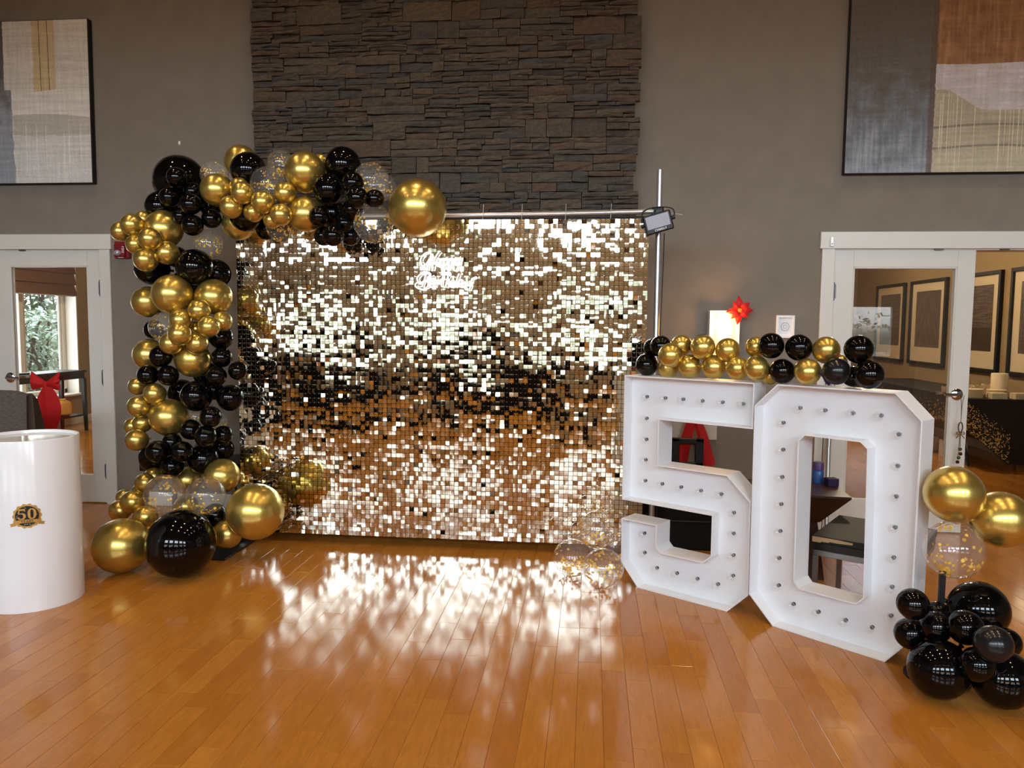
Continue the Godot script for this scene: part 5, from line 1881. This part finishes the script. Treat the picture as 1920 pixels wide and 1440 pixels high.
# ---------------------------------------------------------------- white plinth with its badge
func build_plinth() -> void:
	var R := 0.236
	var t := thing("cylinder_plinth", "glossy white cylinder plinth with a gold fifty years badge", "plinth", Vector3(-2.962, 0, 2.04))
	var white: Material = M["white_gloss"]
	var st := begin()
	lathe(st, [Vector2(0, 0.006), Vector2(R - 0.004, 0.006), Vector2(R - 0.004, 0.0), Vector2(R, 0.0), Vector2(R, 0.880), Vector2(R - 0.002, 0.885), Vector2(R - 0.012, 0.885), Vector2(R - 0.014, 0.880), Vector2(R - 0.014, 0.80)], 96)
	part("shell", st, white, t)
	st = begin()
	lathe(st, [Vector2(0, 0.86), Vector2(R - 0.014, 0.86), Vector2(R - 0.014, 0.87), Vector2(0, 0.87)], 64)
	part("lid", st, mat("lid_gloss", Color(0.8, 0.8, 0.79), 0.06), t)
	# badge, bent round the shell
	var turn := atan2(-2.853 + 2.962, 0.2093) + 0.11
	var at := Transform3D(Basis(Vector3.UP, turn), Vector3(0, 0.504, 0))
	var gold := mat("badge_gold", Color(0.85, 0.66, 0.34), 0.35, 0.6)
	var dark := mat("badge_black", Color(0.06, 0.045, 0.04), 0.5)
	var k := 0.0000905 * 1.0
	var ring := PackedVector2Array()
	for i in 96:
		var a := TAU * i / 96.0
		var rr := 0.0855 + 0.0042 * cos(a * 14.0)
		ring.append(Vector2(cos(a) * rr, sin(a) * rr))
	st = begin()
	bent(st, ring, 0.0005, 0.003, R)
	part("badge_ring", st, gold, t, at)
	var disc := PackedVector2Array()
	for i in 64:
		var a := TAU * i / 64.0
		disc.append(Vector2(cos(a), sin(a)) * 0.0715)
	st = begin()
	bent(st, disc, 0.003, 0.0042, R)
	part("badge_disc", st, dark, t, at)
	bent_text("badge_number", "50", 0.105, Vector2(0.0, 0.014), 0.0042, 0.006, R, gold, t, at, "Droid Serif")
	# ribbon
	st = begin()
	var rib := PackedVector2Array()
	for i in 21:
		var x := lerpf(-0.083, 0.083, i / 20.0)
		rib.append(Vector2(x, -0.024 - 0.9 * x * x))
	for i in 21:
		var x := lerpf(0.083, -0.083, i / 20.0)
		rib.append(Vector2(x, -0.047 - 0.9 * x * x))
	bent(st, rib, 0.0042, 0.0062, R)
	for s in [-1.0, 1.0]:
		bent(st, poly([s * 0.066, -0.043, s * 0.109, -0.052, s * 0.098, -0.060, s * 0.104, -0.072, s * 0.066, -0.064]), 0.0022, 0.0038, R)
	part("badge_ribbon", st, gold, t, at)
	bent_text("badge_word", "YEARS", 0.022, Vector2(0.0, -0.036), 0.0062, 0.0072, R, dark, t, at, "Droid Serif")
	st = begin()
	var r := RandomNumberGenerator.new()
	r.seed = 8
	for i in 30:
		var a := r.randf() * TAU
		var rr := r.randf_range(0.052, 0.068)
		var c := Vector2(cos(a) * rr, sin(a) * rr)
		if c.y < -0.02 and c.y > -0.052:
			continue
		var sp := PackedVector2Array()
		for j in 6:
			sp.append(c + Vector2(cos(TAU * j / 6), sin(TAU * j / 6)) * r.randf_range(0.0014, 0.0024))
		bent(st, sp, 0.0042, 0.0048, R)
	for x in [-0.014, 0.0, 0.014]:
		var sp := PackedVector2Array()
		for j in 8:
			sp.append(Vector2(x, -0.058) + Vector2(cos(TAU * j / 8), sin(TAU * j / 8)) * 0.0028)
		bent(st, sp, 0.0042, 0.0048, R)
	stuff(part("badge_dots", st, mat("badge_dot", Color(0.85, 0.8, 0.7), 0.4), t, at))

# a flat outline wrapped on a cylinder of radius R about y, standing z0..z1 off it
func bent(st: SurfaceTool, outline: PackedVector2Array, z0: float, z1: float, R: float) -> void:
	var cw := Geometry2D.is_polygon_clockwise(outline)
	# cut into narrow strips so that it follows the curve
	var lo := 1e9
	var hi := -1e9
	for q in outline:
		lo = minf(lo, q.x)
		hi = maxf(hi, q.x)
	var n := maxi(1, int(ceil((hi - lo) / 0.012)))
	for i in n:
		var a := lerpf(lo, hi, float(i) / n)
		var b := lerpf(lo, hi, float(i + 1) / n)
		var strip := PackedVector2Array([Vector2(a, -1), Vector2(b, -1), Vector2(b, 1), Vector2(a, 1)])
		for p in Geometry2D.intersect_polygons(outline, strip):
			var ids := Geometry2D.triangulate_polygon(p)
			for j in range(0, ids.size(), 3):
				var u := p[ids[j]]
				var v := p[ids[j + 1]]
				var w := p[ids[j + 2]]
				tri(st, on_drum(u, z1, R), on_drum(v, z1, R), on_drum(w, z1, R), on_drum((u + v + w) / 3.0, z1, R) * Vector3(1, 0, 1))
	for i in outline.size():
		var a := outline[i]
		var b := outline[(i + 1) % outline.size()]
		var nn := Vector2(b.y - a.y, a.x - b.x) * (-1.0 if cw else 1.0)
		quad(st, on_drum(a, z0, R), on_drum(b, z0, R), on_drum(b, z1, R), on_drum(a, z1, R), Vector3(nn.x, nn.y, 0))

func on_drum(q: Vector2, z: float, R: float) -> Vector3:
	var a := q.x * 0.72 / R      # the badge is drawn a little large and set to size here
	return Vector3(sin(a) * (R + z), q.y * 0.72, cos(a) * (R + z))

func bent_text(called: String, text: String, size: float, shift: Vector2, z0: float, z1: float, R: float, m: Material, t: Node3D, at: Transform3D, font := "Droid Sans") -> void:
	var tm := lettering(text, size, z1 - z0, font)
	var arr := tm.get_mesh_arrays()
	var v: PackedVector3Array = arr[Mesh.ARRAY_VERTEX]
	var idx: PackedInt32Array = arr[Mesh.ARRAY_INDEX] if arr[Mesh.ARRAY_INDEX] != null else PackedInt32Array()
	var st := begin()
	var count := idx.size() if idx.size() > 0 else v.size()
	for i in range(0, count, 3):
		var p: Array = []
		for j in 3:
			var q := v[idx[i + j]] if idx.size() > 0 else v[i + j]
			p.append(on_drum(Vector2(q.x, q.y) + shift, z0 + (z1 - z0) * (0.5 + q.z / (z1 - z0)), R))
		var n: Vector3 = (p[2] - p[0]).cross(p[1] - p[0])
		tri(st, p[0], p[1], p[2], n)
	part(called, st, m, t, at)

# ---------------------------------------------------------------- balloons
func balloon_mesh(with_neck := true) -> ArrayMesh:
	var prof: Array = []
	var n := 30
	for i in n + 1:
		var a := PI * i / n
		var y := -cos(a)
		var x := sin(a)
		if y < 0.0:      # the tail end draws out a little
			x *= 1.0 - 0.07 * y * y
			y *= 1.07
		if i == 0:
			x = 0.0
		prof.append(Vector2(x, y))
	if with_neck:
		prof[0] = Vector2(0.05, -1.16)
		prof[1] = Vector2(0.055, -1.10)
		prof[2] = Vector2(0.16, -1.055)
	var st := begin()
	lathe(st, prof, 48)
	return st.commit()

func knot_mesh() -> ArrayMesh:
	var st := begin()
	lathe(st, [Vector2(0.0, -1.25), Vector2(0.10, -1.25), Vector2(0.105, -1.235), Vector2(0.06, -1.20), Vector2(0.085, -1.17), Vector2(0.06, -1.145), Vector2(0.0, -1.14)], 16)
	return st.commit()

func confetti_mesh(seed_: int) -> ArrayMesh:
	var r := RandomNumberGenerator.new()
	r.seed = seed_
	var st := begin()
	var clumps: Array = []
	for k in 6:
		var d := Vector3(gauss(r), gauss(r) - (0.9 if k < 4 else -0.2), gauss(r)).normalized()
		clumps.append(d)
	for i in 120:
		var d: Vector3
		if i < 82:
			d = (clumps[i % 6] + Vector3(gauss(r), gauss(r), gauss(r)) * 0.17).normalized()
		else:
			d = Vector3(gauss(r), gauss(r) - 0.35, gauss(r)).normalized()
		var c := d * r.randf_range(0.93, 0.975)
		var nrm := (d + Vector3(gauss(r), gauss(r), gauss(r)) * 0.28).normalized()
		var u := nrm.cross(Vector3(0.3, 0.8, 0.5)).normalized()
		var v := nrm.cross(u)
		var rad := r.randf_range(0.045, 0.08)
		for k in 6:
			var a0 := TAU * k / 6.0
			var a1 := TAU * (k + 1) / 6.0
			tri(st, c, c + (u * cos(a0) + v * sin(a0)) * rad, c + (u * cos(a1) + v * sin(a1)) * rad, d)
	return st.commit()

func build_balloons() -> void:
	var body := balloon_mesh()
	var knot := knot_mesh()
	var flakes: Array = []
	for k in 6:
		flakes.append(confetti_mesh(200 + k))
	var film: StandardMaterial3D = M["clear_latex"]
	var skins := {"gold": M["gold_latex"], "black": M["black_latex"], "charcoal": M["charcoal_latex"], "clear": film}
	var sets := [[GARLAND, "balloons of the garland arch"], [NUMBERTOP, "balloons on top of the white numbers"], [FLOORTRIO, "clear balloons on the floor beside the five"], [STAND, "balloons of the stand beside the zero"]]
	var r := RandomNumberGenerator.new()
	r.seed = 5
	var n := 0
	for s in sets:
		for b in s[0]:
			var c := Vector3(b[1], b[2], b[3])
			var tail: Vector3
			if b.size() > 6:
				tail = b[6]
			elif s[1].begins_with("balloons of the garland"):
				var core := Vector3(-2.62, c.y, 0.92) if c.y < 2.0 else Vector3(clampf(c.x, -2.6, -1.4), 2.25, 0.92)
				tail = core - c + Vector3(0, -0.02, -0.12)
			elif s[1].begins_with("balloons on top"):
				tail = Vector3(r.randf_range(-0.3, 0.3), 0.4 if c.y < 1.33 else -0.6, -0.5)
			elif s[1].begins_with("clear"):
				tail = Vector3(0.03, 0.16, 1.28) - c
			else:
				tail = Vector3(1.52, 0.3, 2.45) - c + Vector3(0, 0, -0.1)
			tail = (tail.normalized() + Vector3(r.randf_range(-0.15, 0.15), r.randf_range(-0.15, 0.15), 0)).normalized()
			var y := -tail
			var x := y.cross(Vector3(0.21, 0.33, 0.92)).normalized()
			var basis := Basis(x, y, x.cross(y)) * Basis.from_scale(Vector3.ONE * b[4])
			var kind: String = b[0]
			var called: String = {"gold": "gold_balloon", "black": "black_balloon", "charcoal": "black_balloon", "clear": "clear_balloon"}[kind]
			var o := put(called, body, skins[kind], self, Transform3D(basis, c))
			tag(o, b[5], "balloon", s[1])
			put("knot", knot, skins[kind], o)
			if kind == "clear":
				var up := basis.orthonormalized().inverse()
				var f := put("confetti", flakes[n % 6], M["gold_foil"], o, Transform3D(up * Basis(Vector3.UP, r.randf_range(-0.5, 0.5)), Vector3.ZERO))
				stuff(f)
				n += 1
	# a scrap of a purple balloon between the balloons on the zero
	var st := begin()
	tube(st, spline([Vector3(-0.012, 0.03, 0), Vector3(0.004, 0.008, 0.004), Vector3(0.018, -0.018, 0.006), Vector3(0.03, -0.028, 0.004)], 5), 0.0085, 10)
	solid("balloon_scrap", st, M["purple_latex"], "limp purple balloon scrap lying on the zero under the charcoal balloon", "balloon", Vector3(1.085, 1.258, 2.06))
	# the slim stand inside the cluster beside the zero
	var t := thing("balloon_stand", "slim black pole stand carrying the balloons beside the zero", "stand", Vector3(1.503, 0, 2.42))
	st = begin()
	bx(st, Vector3(-0.011, 0.012, -0.011), Vector3(0.011, 0.47, 0.011), 0.002)
	part("pole", st, M["black_plastic"], t)
	st = begin()
	lathe(st, [Vector2(0, 0), Vector2(0.13, 0), Vector2(0.13, 0.008), Vector2(0.12, 0.012), Vector2(0, 0.012)], 32)
	part("base", st, M["black_plastic"], t)

const GARLAND := [
	["black", -2.787, 2.440, 0.784, 0.1733, "biggest glossy black balloon at the outer top corner of the garland arch"],
	["black", -2.647, 2.411, 1.070, 0.0629, "small black balloon stuck on the face of the biggest corner balloon"],
	["black", -2.699, 2.286, 1.070, 0.0631, "small black balloon at the lower door-side rim of the biggest corner balloon"],
	["black", -2.580, 2.333, 1.000, 0.0586, "small black balloon at the lower arm-side rim of the biggest corner balloon"],
	["black", -2.518, 2.230, 1.140, 0.0661, "small black balloon a step below the corner, second of the vertical small black pair"],
	["black", -2.842, 2.251, 0.931, 0.0986, "medium black balloon jutting toward the door below the biggest corner balloon"],
	["black", -2.635, 2.170, 1.052, 0.0548, "small black balloon half hidden just above the large gold balloon at the bend"],
	["black", -2.509, 2.099, 1.140, 0.0662, "small black balloon hanging over the clear balloon at the bend of the arch"],
	["black", -2.420, 2.150, 1.070, 0.0612, "small black balloon tucked under the large gold balloon where the arm begins"],
	["black", -2.500, 2.249, 0.930, 0.0699, "small black balloon hidden deep between the corner balloons and the first arm gold"],
	["gold", -3.036, 2.071, 1.070, 0.0631, "outermost small gold balloon, reaching furthest over the red fire alarm"],
	["gold", -2.915, 2.104, 1.140, 0.0695, "small gold balloon at the upper front of the door-side gold cluster above the alarm"],
	["gold", -2.925, 2.158, 1.000, 0.0540, "small gold balloon peeping out behind the top of the door-side gold cluster"],
	["gold", -2.771, 2.090, 1.022, 0.1211, "large gold balloon in the middle of the door-side gold cluster at the bend"],
	["gold", -2.747, 2.006, 1.221, 0.0698, "small gold balloon on the front of the large gold one at the bend"],
	["gold", -2.891, 1.982, 1.140, 0.0628, "small gold balloon touching the side of the red fire alarm"],
	["gold", -2.693, 1.929, 1.125, 0.0746, "small gold balloon under the large gold one at the bend"],
	["gold", -2.783, 1.878, 1.214, 0.0735, "lowest small gold balloon of the cluster beside the red fire alarm"],
	["clear", -2.488, 2.001, 0.984, 0.0938, "clear confetti balloon at the inner bend between garland column and arm"],
	["black", -2.531, 1.842, 1.086, 0.1160, "large black balloon in the centre just below the gold cluster at the bend"],
	["black", -2.483, 1.813, 0.902, 0.0956, "black balloon bulging toward the backdrop at the upper column, below the clear bend balloon"],
	["black", -2.918, 1.846, 0.930, 0.1101, "black balloon bulging toward the door below the gold cluster by the alarm"],
	["gold", -2.641, 1.665, 1.166, 0.1249, "large gold balloon at the front of the upper column, topmost of its gold band"],
	["gold", -2.908, 1.621, 1.000, 0.1019, "medium gold balloon on the door side of the upper gold band"],
	["gold", -2.416, 1.653, 1.068, 0.1148, "large gold balloon on the backdrop side of the upper gold band", Vector3(-0.9, -0.2, 0.1)],
	["gold", -2.438, 1.566, 1.212, 0.0683, "small gold balloon between the two large golds of the upper band"],
	["gold", -2.566, 1.504, 1.206, 0.0704, "small gold balloon directly under the front large gold of the upper band"],
	["gold", -2.524, 1.418, 1.295, 0.0707, "small gold balloon at the very front of the middle small gold bunch"],
	["gold", -2.342, 1.464, 1.280, 0.0657, "small gold balloon second from the backdrop in the middle small gold bunch"],
	["gold", -2.327, 1.498, 1.140, 0.0625, "small gold balloon nearest the backdrop in the middle small gold bunch"],
	["gold", -2.542, 1.446, 1.070, 0.0517, "small gold balloon hidden deep in the middle of the small gold bunch"],
	["gold", -2.631, 1.356, 1.210, 0.0706, "small gold balloon at the lower door side of the middle small gold bunch"],
	["gold", -2.465, 1.358, 1.199, 0.0688, "small gold balloon at the lower backdrop side of the middle small gold bunch"],
	["clear", -2.757, 1.458, 1.070, 0.0969, "clear balloon with few flakes on the door side of the column middle"],
	["black", -2.915, 1.438, 0.930, 0.0643, "black balloon peeking out behind the clear balloon at the column middle"],
	["black", -2.409, 1.395, 1.000, 0.0785, "black balloon under the backdrop end of the small gold bunch"],
	["gold", -2.908, 1.273, 1.000, 0.1042, "medium gold balloon standing out toward the door at mid column"],
	["black", -2.744, 1.271, 1.140, 0.0695, "small black balloon overlapping the medium gold one at mid column"],
	["gold", -2.569, 1.250, 1.070, 0.1142, "large gold balloon under the middle of the small gold bunch"],
	["black", -2.370, 1.266, 1.070, 0.0654, "small black balloon beside the large mid-column gold one, on the backdrop side"],
	["black", -2.263, 1.181, 1.070, 0.0602, "small black balloon reaching furthest over the sequin wall from the column"],
	["black", -2.837, 1.149, 1.140, 0.0653, "small black balloon below the mid-column gold one, nearest the door"],
	["black", -2.699, 1.148, 1.140, 0.0651, "small black balloon beside the lower edge of the large mid-column gold one"],
	["black", -2.372, 1.150, 1.140, 0.0629, "small black balloon below the backdrop side of the large mid-column gold one"],
	["gold", -2.997, 1.063, 1.000, 0.0604, "small gold balloon half behind a black one at the top of the lower gold string"],
	["gold", -2.793, 1.029, 1.141, 0.0688, "small gold balloon close under two small black ones in the lower gold string"],
	["gold", -2.905, 0.944, 1.140, 0.0708, "small gold balloon above the middle of the gold string along the door edge"],
	["gold", -2.927, 0.825, 1.070, 0.0614, "small gold balloon touching the lower large gold balloon on its door side"],
	["gold", -3.035, 0.794, 1.000, 0.0589, "small gold balloon furthest toward the door, mostly hidden in the gold string"],
	["gold", -2.926, 0.724, 1.140, 0.0710, "lowest small gold balloon of the string along the door edge"],
	["gold", -2.736, 0.871, 1.083, 0.1219, "large gold balloon in the middle of the lower column"],
	["black", -2.547, 1.012, 1.075, 0.1006, "large black balloon at the front of the lower column beside the gold string"],
	["black", -2.511, 1.040, 0.925, 0.0678, "small black balloon hidden between the two large black ones of the lower column"],
	["black", -2.354, 0.997, 1.000, 0.0877, "large black balloon bulging toward the backdrop in the lower column"],
	["black", -2.381, 0.896, 1.210, 0.0674, "charcoal small black balloon in front of the clear one in the lower column"],
	["black", -2.555, 0.801, 1.140, 0.0663, "small black balloon close beside the lower large gold balloon"],
	["black", -2.417, 0.771, 1.210, 0.0686, "small black balloon at the front of the lower black bunch, centre top"],
	["black", -2.373, 0.762, 1.070, 0.0608, "small black balloon on the backdrop side of the lower black bunch"],
	["black", -2.460, 0.639, 0.910, 0.0755, "medium black balloon deep on the backdrop side of the lower black bunch"],
	["black", -2.690, 0.715, 1.133, 0.0622, "small black balloon right below the lower large gold balloon"],
	["black", -2.730, 0.670, 1.235, 0.0695, "small black balloon in front of the large door-side one of the lower bunch"],
	["black", -2.887, 0.588, 1.000, 0.1035, "large black balloon on the door side of the lower black bunch"],
	["black", -2.575, 0.668, 1.210, 0.0679, "small black balloon in the front middle of the lower black bunch"],
	["black", -2.521, 0.597, 1.052, 0.0999, "large black balloon above the lower gold ones, at the bottom of the black bunch"],
	["black", -2.688, 0.559, 1.140, 0.0726, "lowest small black balloon, just above the two clear balloons of the base"],
	["clear", -2.480, 0.837, 0.930, 0.0679, "clear balloon showing as a sliver behind the charcoal balloon, toward the backdrop"],
	["clear", -2.612, 0.860, 0.968, 0.0640, "clear confetti balloon tucked behind the lower large gold balloon"],
	["gold", -2.364, 0.499, 1.107, 0.1107, "large gold balloon on the backdrop side right above the base", Vector3(-0.9, -0.1, 0)],
	["gold", -2.665, 0.436, 1.000, 0.0926, "gold balloon half hidden behind and between the two clear base balloons"],
	["gold", -2.835, 0.460, 1.208, 0.0617, "small gold balloon at the door side, upper one next to the clear base balloon"],
	["gold", -2.840, 0.480, 1.101, 0.0578, "gold sliver of a balloon behind the upper rim of the first clear base balloon"],
	["gold", -2.898, 0.392, 1.161, 0.0520, "small gold balloon pressed against the door side of the first clear base balloon"],
	["gold", -2.861, 0.357, 1.307, 0.0717, "small gold balloon at the front of the base gold bunch"],
	["gold", -3.002, 0.352, 1.172, 0.0520, "small gold balloon hidden at the back of the base gold bunch"],
	["gold", -2.978, 0.286, 1.258, 0.0682, "small gold balloon lying on the big floor gold balloon, nearest the door"],
	["gold", -2.761, 0.271, 1.333, 0.0736, "small gold balloon between the big floor gold and big floor black balloons"],
	["clear", -2.634, 0.415, 1.320, 0.1251, "clear gold-confetti balloon in the base, the one nearer the door"],
	["clear", -2.366, 0.417, 1.320, 0.1194, "clear gold-confetti balloon in the base, the one nearer the backdrop"],
	["gold", -2.762, 0.160, 1.582, 0.1604, "very large gold balloon on the floor at the door end of the base", Vector3(0.3, 0.25, -1)],
	["black", -2.372, 0.197, 1.609, 0.1970, "very large black balloon on the floor at the front of the base", Vector3(0, 0.25, -1)],
	["gold", -2.267, 0.158, 1.250, 0.0927, "medium gold balloon low behind the big floor black balloon"],
	["gold", -2.064, 0.317, 1.280, 0.1747, "very large gold balloon leaning on the lower corner of the sequin wall", Vector3(-0.8, 0.1, -0.4)],
	["black", -2.372, 0.262, 1.200, 0.0750, "black balloon wedged between a clear balloon and the very large leaning gold one"],
	["gold", -2.289, 2.539, 0.920, 0.1042, "gold balloon standing highest at the start of the arch arm"],
	["black", -2.177, 2.454, 1.051, 0.1115, "large black balloon on top of the arm, beside its highest gold one"],
	["clear", -2.435, 2.439, 0.990, 0.0894, "clear confetti balloon between the biggest corner black balloon and the arm"],
	["gold", -2.348, 2.319, 1.130, 0.1020, "large gold balloon at the front where the arm leaves the corner"],
	["gold", -2.194, 2.331, 1.147, 0.0597, "small gold balloon mostly covered, upper one of a stacked small gold pair"],
	["gold", -2.118, 2.276, 1.263, 0.0679, "small gold balloon at the front of the stacked small gold pair"],
	["gold", -2.207, 2.197, 1.230, 0.0696, "small gold balloon at the lower corner end of the arm's small gold run"],
	["gold", -2.081, 2.170, 1.194, 0.0608, "small gold balloon in the lower middle of the arm's small gold run"],
	["gold", -1.988, 2.219, 1.270, 0.0700, "small gold balloon at the front centre of the arm's small gold run"],
	["clear", -2.017, 2.350, 1.121, 0.1113, "large clear confetti balloon at the front of the arm above the small golds"],
	["clear", -1.989, 2.508, 0.990, 0.0834, "clear balloon behind the top of the arm beside the large upper gold one"],
	["gold", -1.782, 2.427, 1.114, 0.1240, "large gold pear-shaped balloon at the top middle of the arm", Vector3(0, -1, -0.3)],
	["gold", -1.730, 2.512, 0.983, 0.0542, "gold balloon peeking out behind the top of the arm beside a black one"],
	["gold", -1.877, 2.283, 1.200, 0.0675, "small gold balloon tucked below the large pear-shaped gold one"],
	["gold", -1.875, 2.143, 1.270, 0.0654, "small gold balloon in front of the clear one under the arm"],
	["gold", -1.963, 2.120, 1.200, 0.0524, "small gold balloon hidden behind the lowest small gold of the arm"],
	["gold", -1.771, 2.163, 1.139, 0.1090, "large gold balloon in the lower middle of the arm"],
	["black", -2.180, 2.165, 1.093, 0.1010, "large black balloon under the small gold run of the arm"],
	["gold", -2.282, 2.126, 0.985, 0.1035, "large gold balloon lowest under the corner end of the arm"],
	["black", -2.107, 2.096, 0.952, 0.0692, "black balloon in the shade under the arm, over the first sequins"],
	["clear", -1.957, 2.095, 1.060, 0.0996, "clear confetti balloon hanging under the middle of the arm"],
	["black", -1.558, 2.478, 1.060, 0.1114, "large black balloon standing highest toward the tip of the arm"],
	["black", -1.616, 2.312, 1.153, 0.0982, "large black balloon at the front of the black bunch of the arm"],
	["black", -1.440, 2.334, 1.232, 0.0657, "small black balloon below the highest black one near the tip"],
	["black", -1.386, 2.231, 1.324, 0.0660, "small black balloon at the very front of the black bunch near the tip"],
	["black", -1.298, 2.235, 1.261, 0.0556, "small black balloon furthest toward the tip, in front of a clear one"],
	["black", -1.459, 2.184, 1.182, 0.0627, "small black balloon in the inner middle of the black bunch of the arm"],
	["black", -1.649, 2.136, 1.233, 0.0630, "small black balloon beside the lower large gold one of the arm"],
	["black", -1.640, 2.186, 1.018, 0.0878, "black balloon hidden deep inside the black bunch of the arm"],
	["black", -1.518, 2.105, 1.153, 0.0567, "small black balloon just above the lowest ones of the black bunch"],
	["black", -1.551, 2.018, 1.270, 0.0650, "small black balloon hanging lowest in front of the sequins"],
	["black", -1.661, 2.030, 1.130, 0.0596, "small black balloon behind the lowest front one, toward the corner"],
	["black", -1.509, 2.039, 1.075, 0.0617, "small black balloon behind the lowest front one, toward the tip"],
	["clear", -1.367, 2.374, 1.097, 0.1103, "large clear confetti balloon at the upper tip of the arm"],
	["clear", -1.349, 2.363, 0.921, 0.0922, "clear balloon behind the upper confetti balloon at the tip"],
	["clear", -1.323, 2.097, 1.205, 0.1178, "large clear confetti balloon at the lower tip of the arm", Vector3(-0.5, 0.6, -0.5)],
	["gold", -1.050, 2.188, 1.200, 0.1732, "very large gold balloon at the tip of the arch arm", Vector3(-0.9, 0, -0.5)],
	["black", -2.592, 1.142, 0.860, 0.0831, "black balloon deep inside the column, between the small black ones at mid height"],
	["black", -2.767, 1.008, 0.860, 0.0945, "black balloon deep behind the small black pair of the lower column"],
	["black", -2.777, 1.353, 0.860, 0.0940, "black balloon deep behind the middle small gold bunch"],
	["black", -2.733, 1.730, 0.860, 0.1006, "black balloon deep behind the three golds of the upper band"],
	["black", -2.601, 0.612, 0.860, 0.0875, "black balloon deep in the lower black bunch, behind its large front one"],
	["black", -2.780, 1.926, 0.860, 0.0717, "black balloon in the shade behind the cluster beside the alarm"],
	["gold", -2.717, 0.240, 0.930, 0.0797, "gold balloon dimly seen behind the gap between the two clear base balloons"],
]
const NUMBERTOP := [
	["black", 0.353, 1.370, 1.329, 0.0520, "small black balloon hidden at the back of the first black trio on the number five"],
	["black", 0.390, 1.382, 1.424, 0.0598, "black balloon upper one of the first black trio on the number five"],
	["black", 0.320, 1.273, 1.363, 0.0639, "black balloon lying at the backdrop end of the number five's top"],
	["gold", 0.432, 1.337, 1.551, 0.0667, "gold balloon at the front stacked on another at the start of the number five"],
	["gold", 0.498, 1.391, 1.475, 0.0575, "gold balloon second in the upper row on the number five"],
	["gold", 0.431, 1.261, 1.439, 0.0582, "gold balloon under the stacked one at the start of the number five"],
	["gold", 0.537, 1.277, 1.538, 0.0640, "gold balloon second in the lower row on the number five"],
	["gold", 0.590, 1.385, 1.635, 0.0651, "gold balloon in the middle of the upper row on the number five, black behind it"],
	["black", 0.608, 1.387, 1.516, 0.0655, "black balloon hiding behind the middle upper gold one on the number five"],
	["gold", 0.714, 1.372, 1.668, 0.0635, "gold balloon in front of the glowing wall lamp"],
	["gold", 0.652, 1.280, 1.626, 0.0638, "gold balloon third in the lower row on the number five"],
	["gold", 0.758, 1.280, 1.721, 0.0608, "gold balloon in the lower row at the outer end of the number five's top"],
	["gold", 0.835, 1.288, 1.820, 0.0626, "gold balloon over the gap between the five and the zero, front one"],
	["gold", 0.847, 1.393, 1.725, 0.0536, "gold balloon behind the first black one over the gap between five and zero"],
	["gold", 0.911, 1.248, 1.770, 0.0462, "gold balloon showing low behind the first black one on the zero"],
	["black", 0.890, 1.403, 1.864, 0.0635, "black balloon in the upper row over the gap between five and zero"],
	["black", 1.008, 1.397, 1.921, 0.0642, "black balloon in the upper row below the small white wall frame"],
	["black", 0.948, 1.277, 1.869, 0.0617, "black balloon in the lower row at the start of the zero's top"],
	["gold", 1.116, 1.389, 1.990, 0.0636, "gold balloon in the upper row on the zero"],
	["gold", 1.035, 1.283, 1.991, 0.0631, "gold balloon in the lower row on the zero"],
	["charcoal", 1.140, 1.292, 2.075, 0.0634, "charcoal black balloon in the lower row beside the purple balloon scrap"],
	["black", 1.224, 1.397, 2.111, 0.0649, "black balloon standing highest at the outer end of the zero's top"],
	["black", 1.250, 1.285, 2.181, 0.0650, "black balloon lying at the outer end of the zero's top"],
	["black", 1.228, 1.266, 2.030, 0.0478, "black balloon hidden behind the lower outer ones on the zero"],
	["gold", 1.185, 1.327, 1.963, 0.0410, "gold sliver of a balloon behind the charcoal one on the zero"],
]
const FLOORTRIO := [
	["clear", 0.054, 0.267, 1.214, 0.1128, "clear confetti balloon on top of the floor trio beside the number five"],
	["clear", -0.090, 0.113, 1.309, 0.1128, "clear confetti balloon on the floor at the backdrop side of the trio"],
	["clear", 0.093, 0.115, 1.492, 0.1154, "clear confetti balloon at the front of the floor trio beside the five", Vector3(-0.4, 0.4, -0.6)],
	["clear", 0.165, 0.140, 1.136, 0.0885, "clear balloon behind the floor trio, half hidden by the number five"],
]
const STAND := [
	["gold", 1.530, 0.802, 2.420, 0.1179, "large gold balloon on the stand, touching the zero's side", Vector3(0.5, -0.6, -0.2)],
	["gold", 1.736, 0.695, 2.400, 0.1170, "large gold balloon on the stand on the side away from the zero", Vector3(-0.9, -0.05, 0.1)],
	["clear", 1.528, 0.571, 2.450, 0.1186, "clear confetti balloon at the top of the stand under the two golds", Vector3(0.35, 0.8, -0.1)],
	["black", 1.693, 0.283, 2.350, 0.1202, "large black balloon at the back top of the black cluster by the zero"],
	["black", 1.335, 0.365, 2.550, 0.0636, "small black balloon highest on the zero side of the black cluster"],
	["black", 1.487, 0.289, 2.430, 0.0477, "small black balloon half hidden at the foot of the stand pole"],
	["black", 1.445, 0.261, 2.517, 0.0631, "small black balloon in the upper middle front of the black cluster"],
	["black", 1.370, 0.202, 2.455, 0.0646, "small black balloon against the zero's lower corner"],
	["black", 1.522, 0.295, 2.598, 0.0688, "small black balloon in front of the large back top one of the cluster"],
	["charcoal", 1.551, 0.294, 2.751, 0.0694, "charcoal small black balloon at the front of the black cluster"],
	["black", 1.731, 0.201, 2.500, 0.0596, "small black balloon half behind the charcoal one of the cluster"],
	["black", 1.517, 0.193, 2.714, 0.0654, "small black balloon low between the two large floor black ones"],
	["black", 1.426, 0.117, 2.602, 0.1169, "large black balloon on the floor close to the zero's lower corner", Vector3(0.7, 0.6, -0.3)],
	["black", 1.645, 0.114, 2.653, 0.1141, "large black balloon on the floor on the side away from the zero", Vector3(-0.4, 0.8, -0.4)],
]
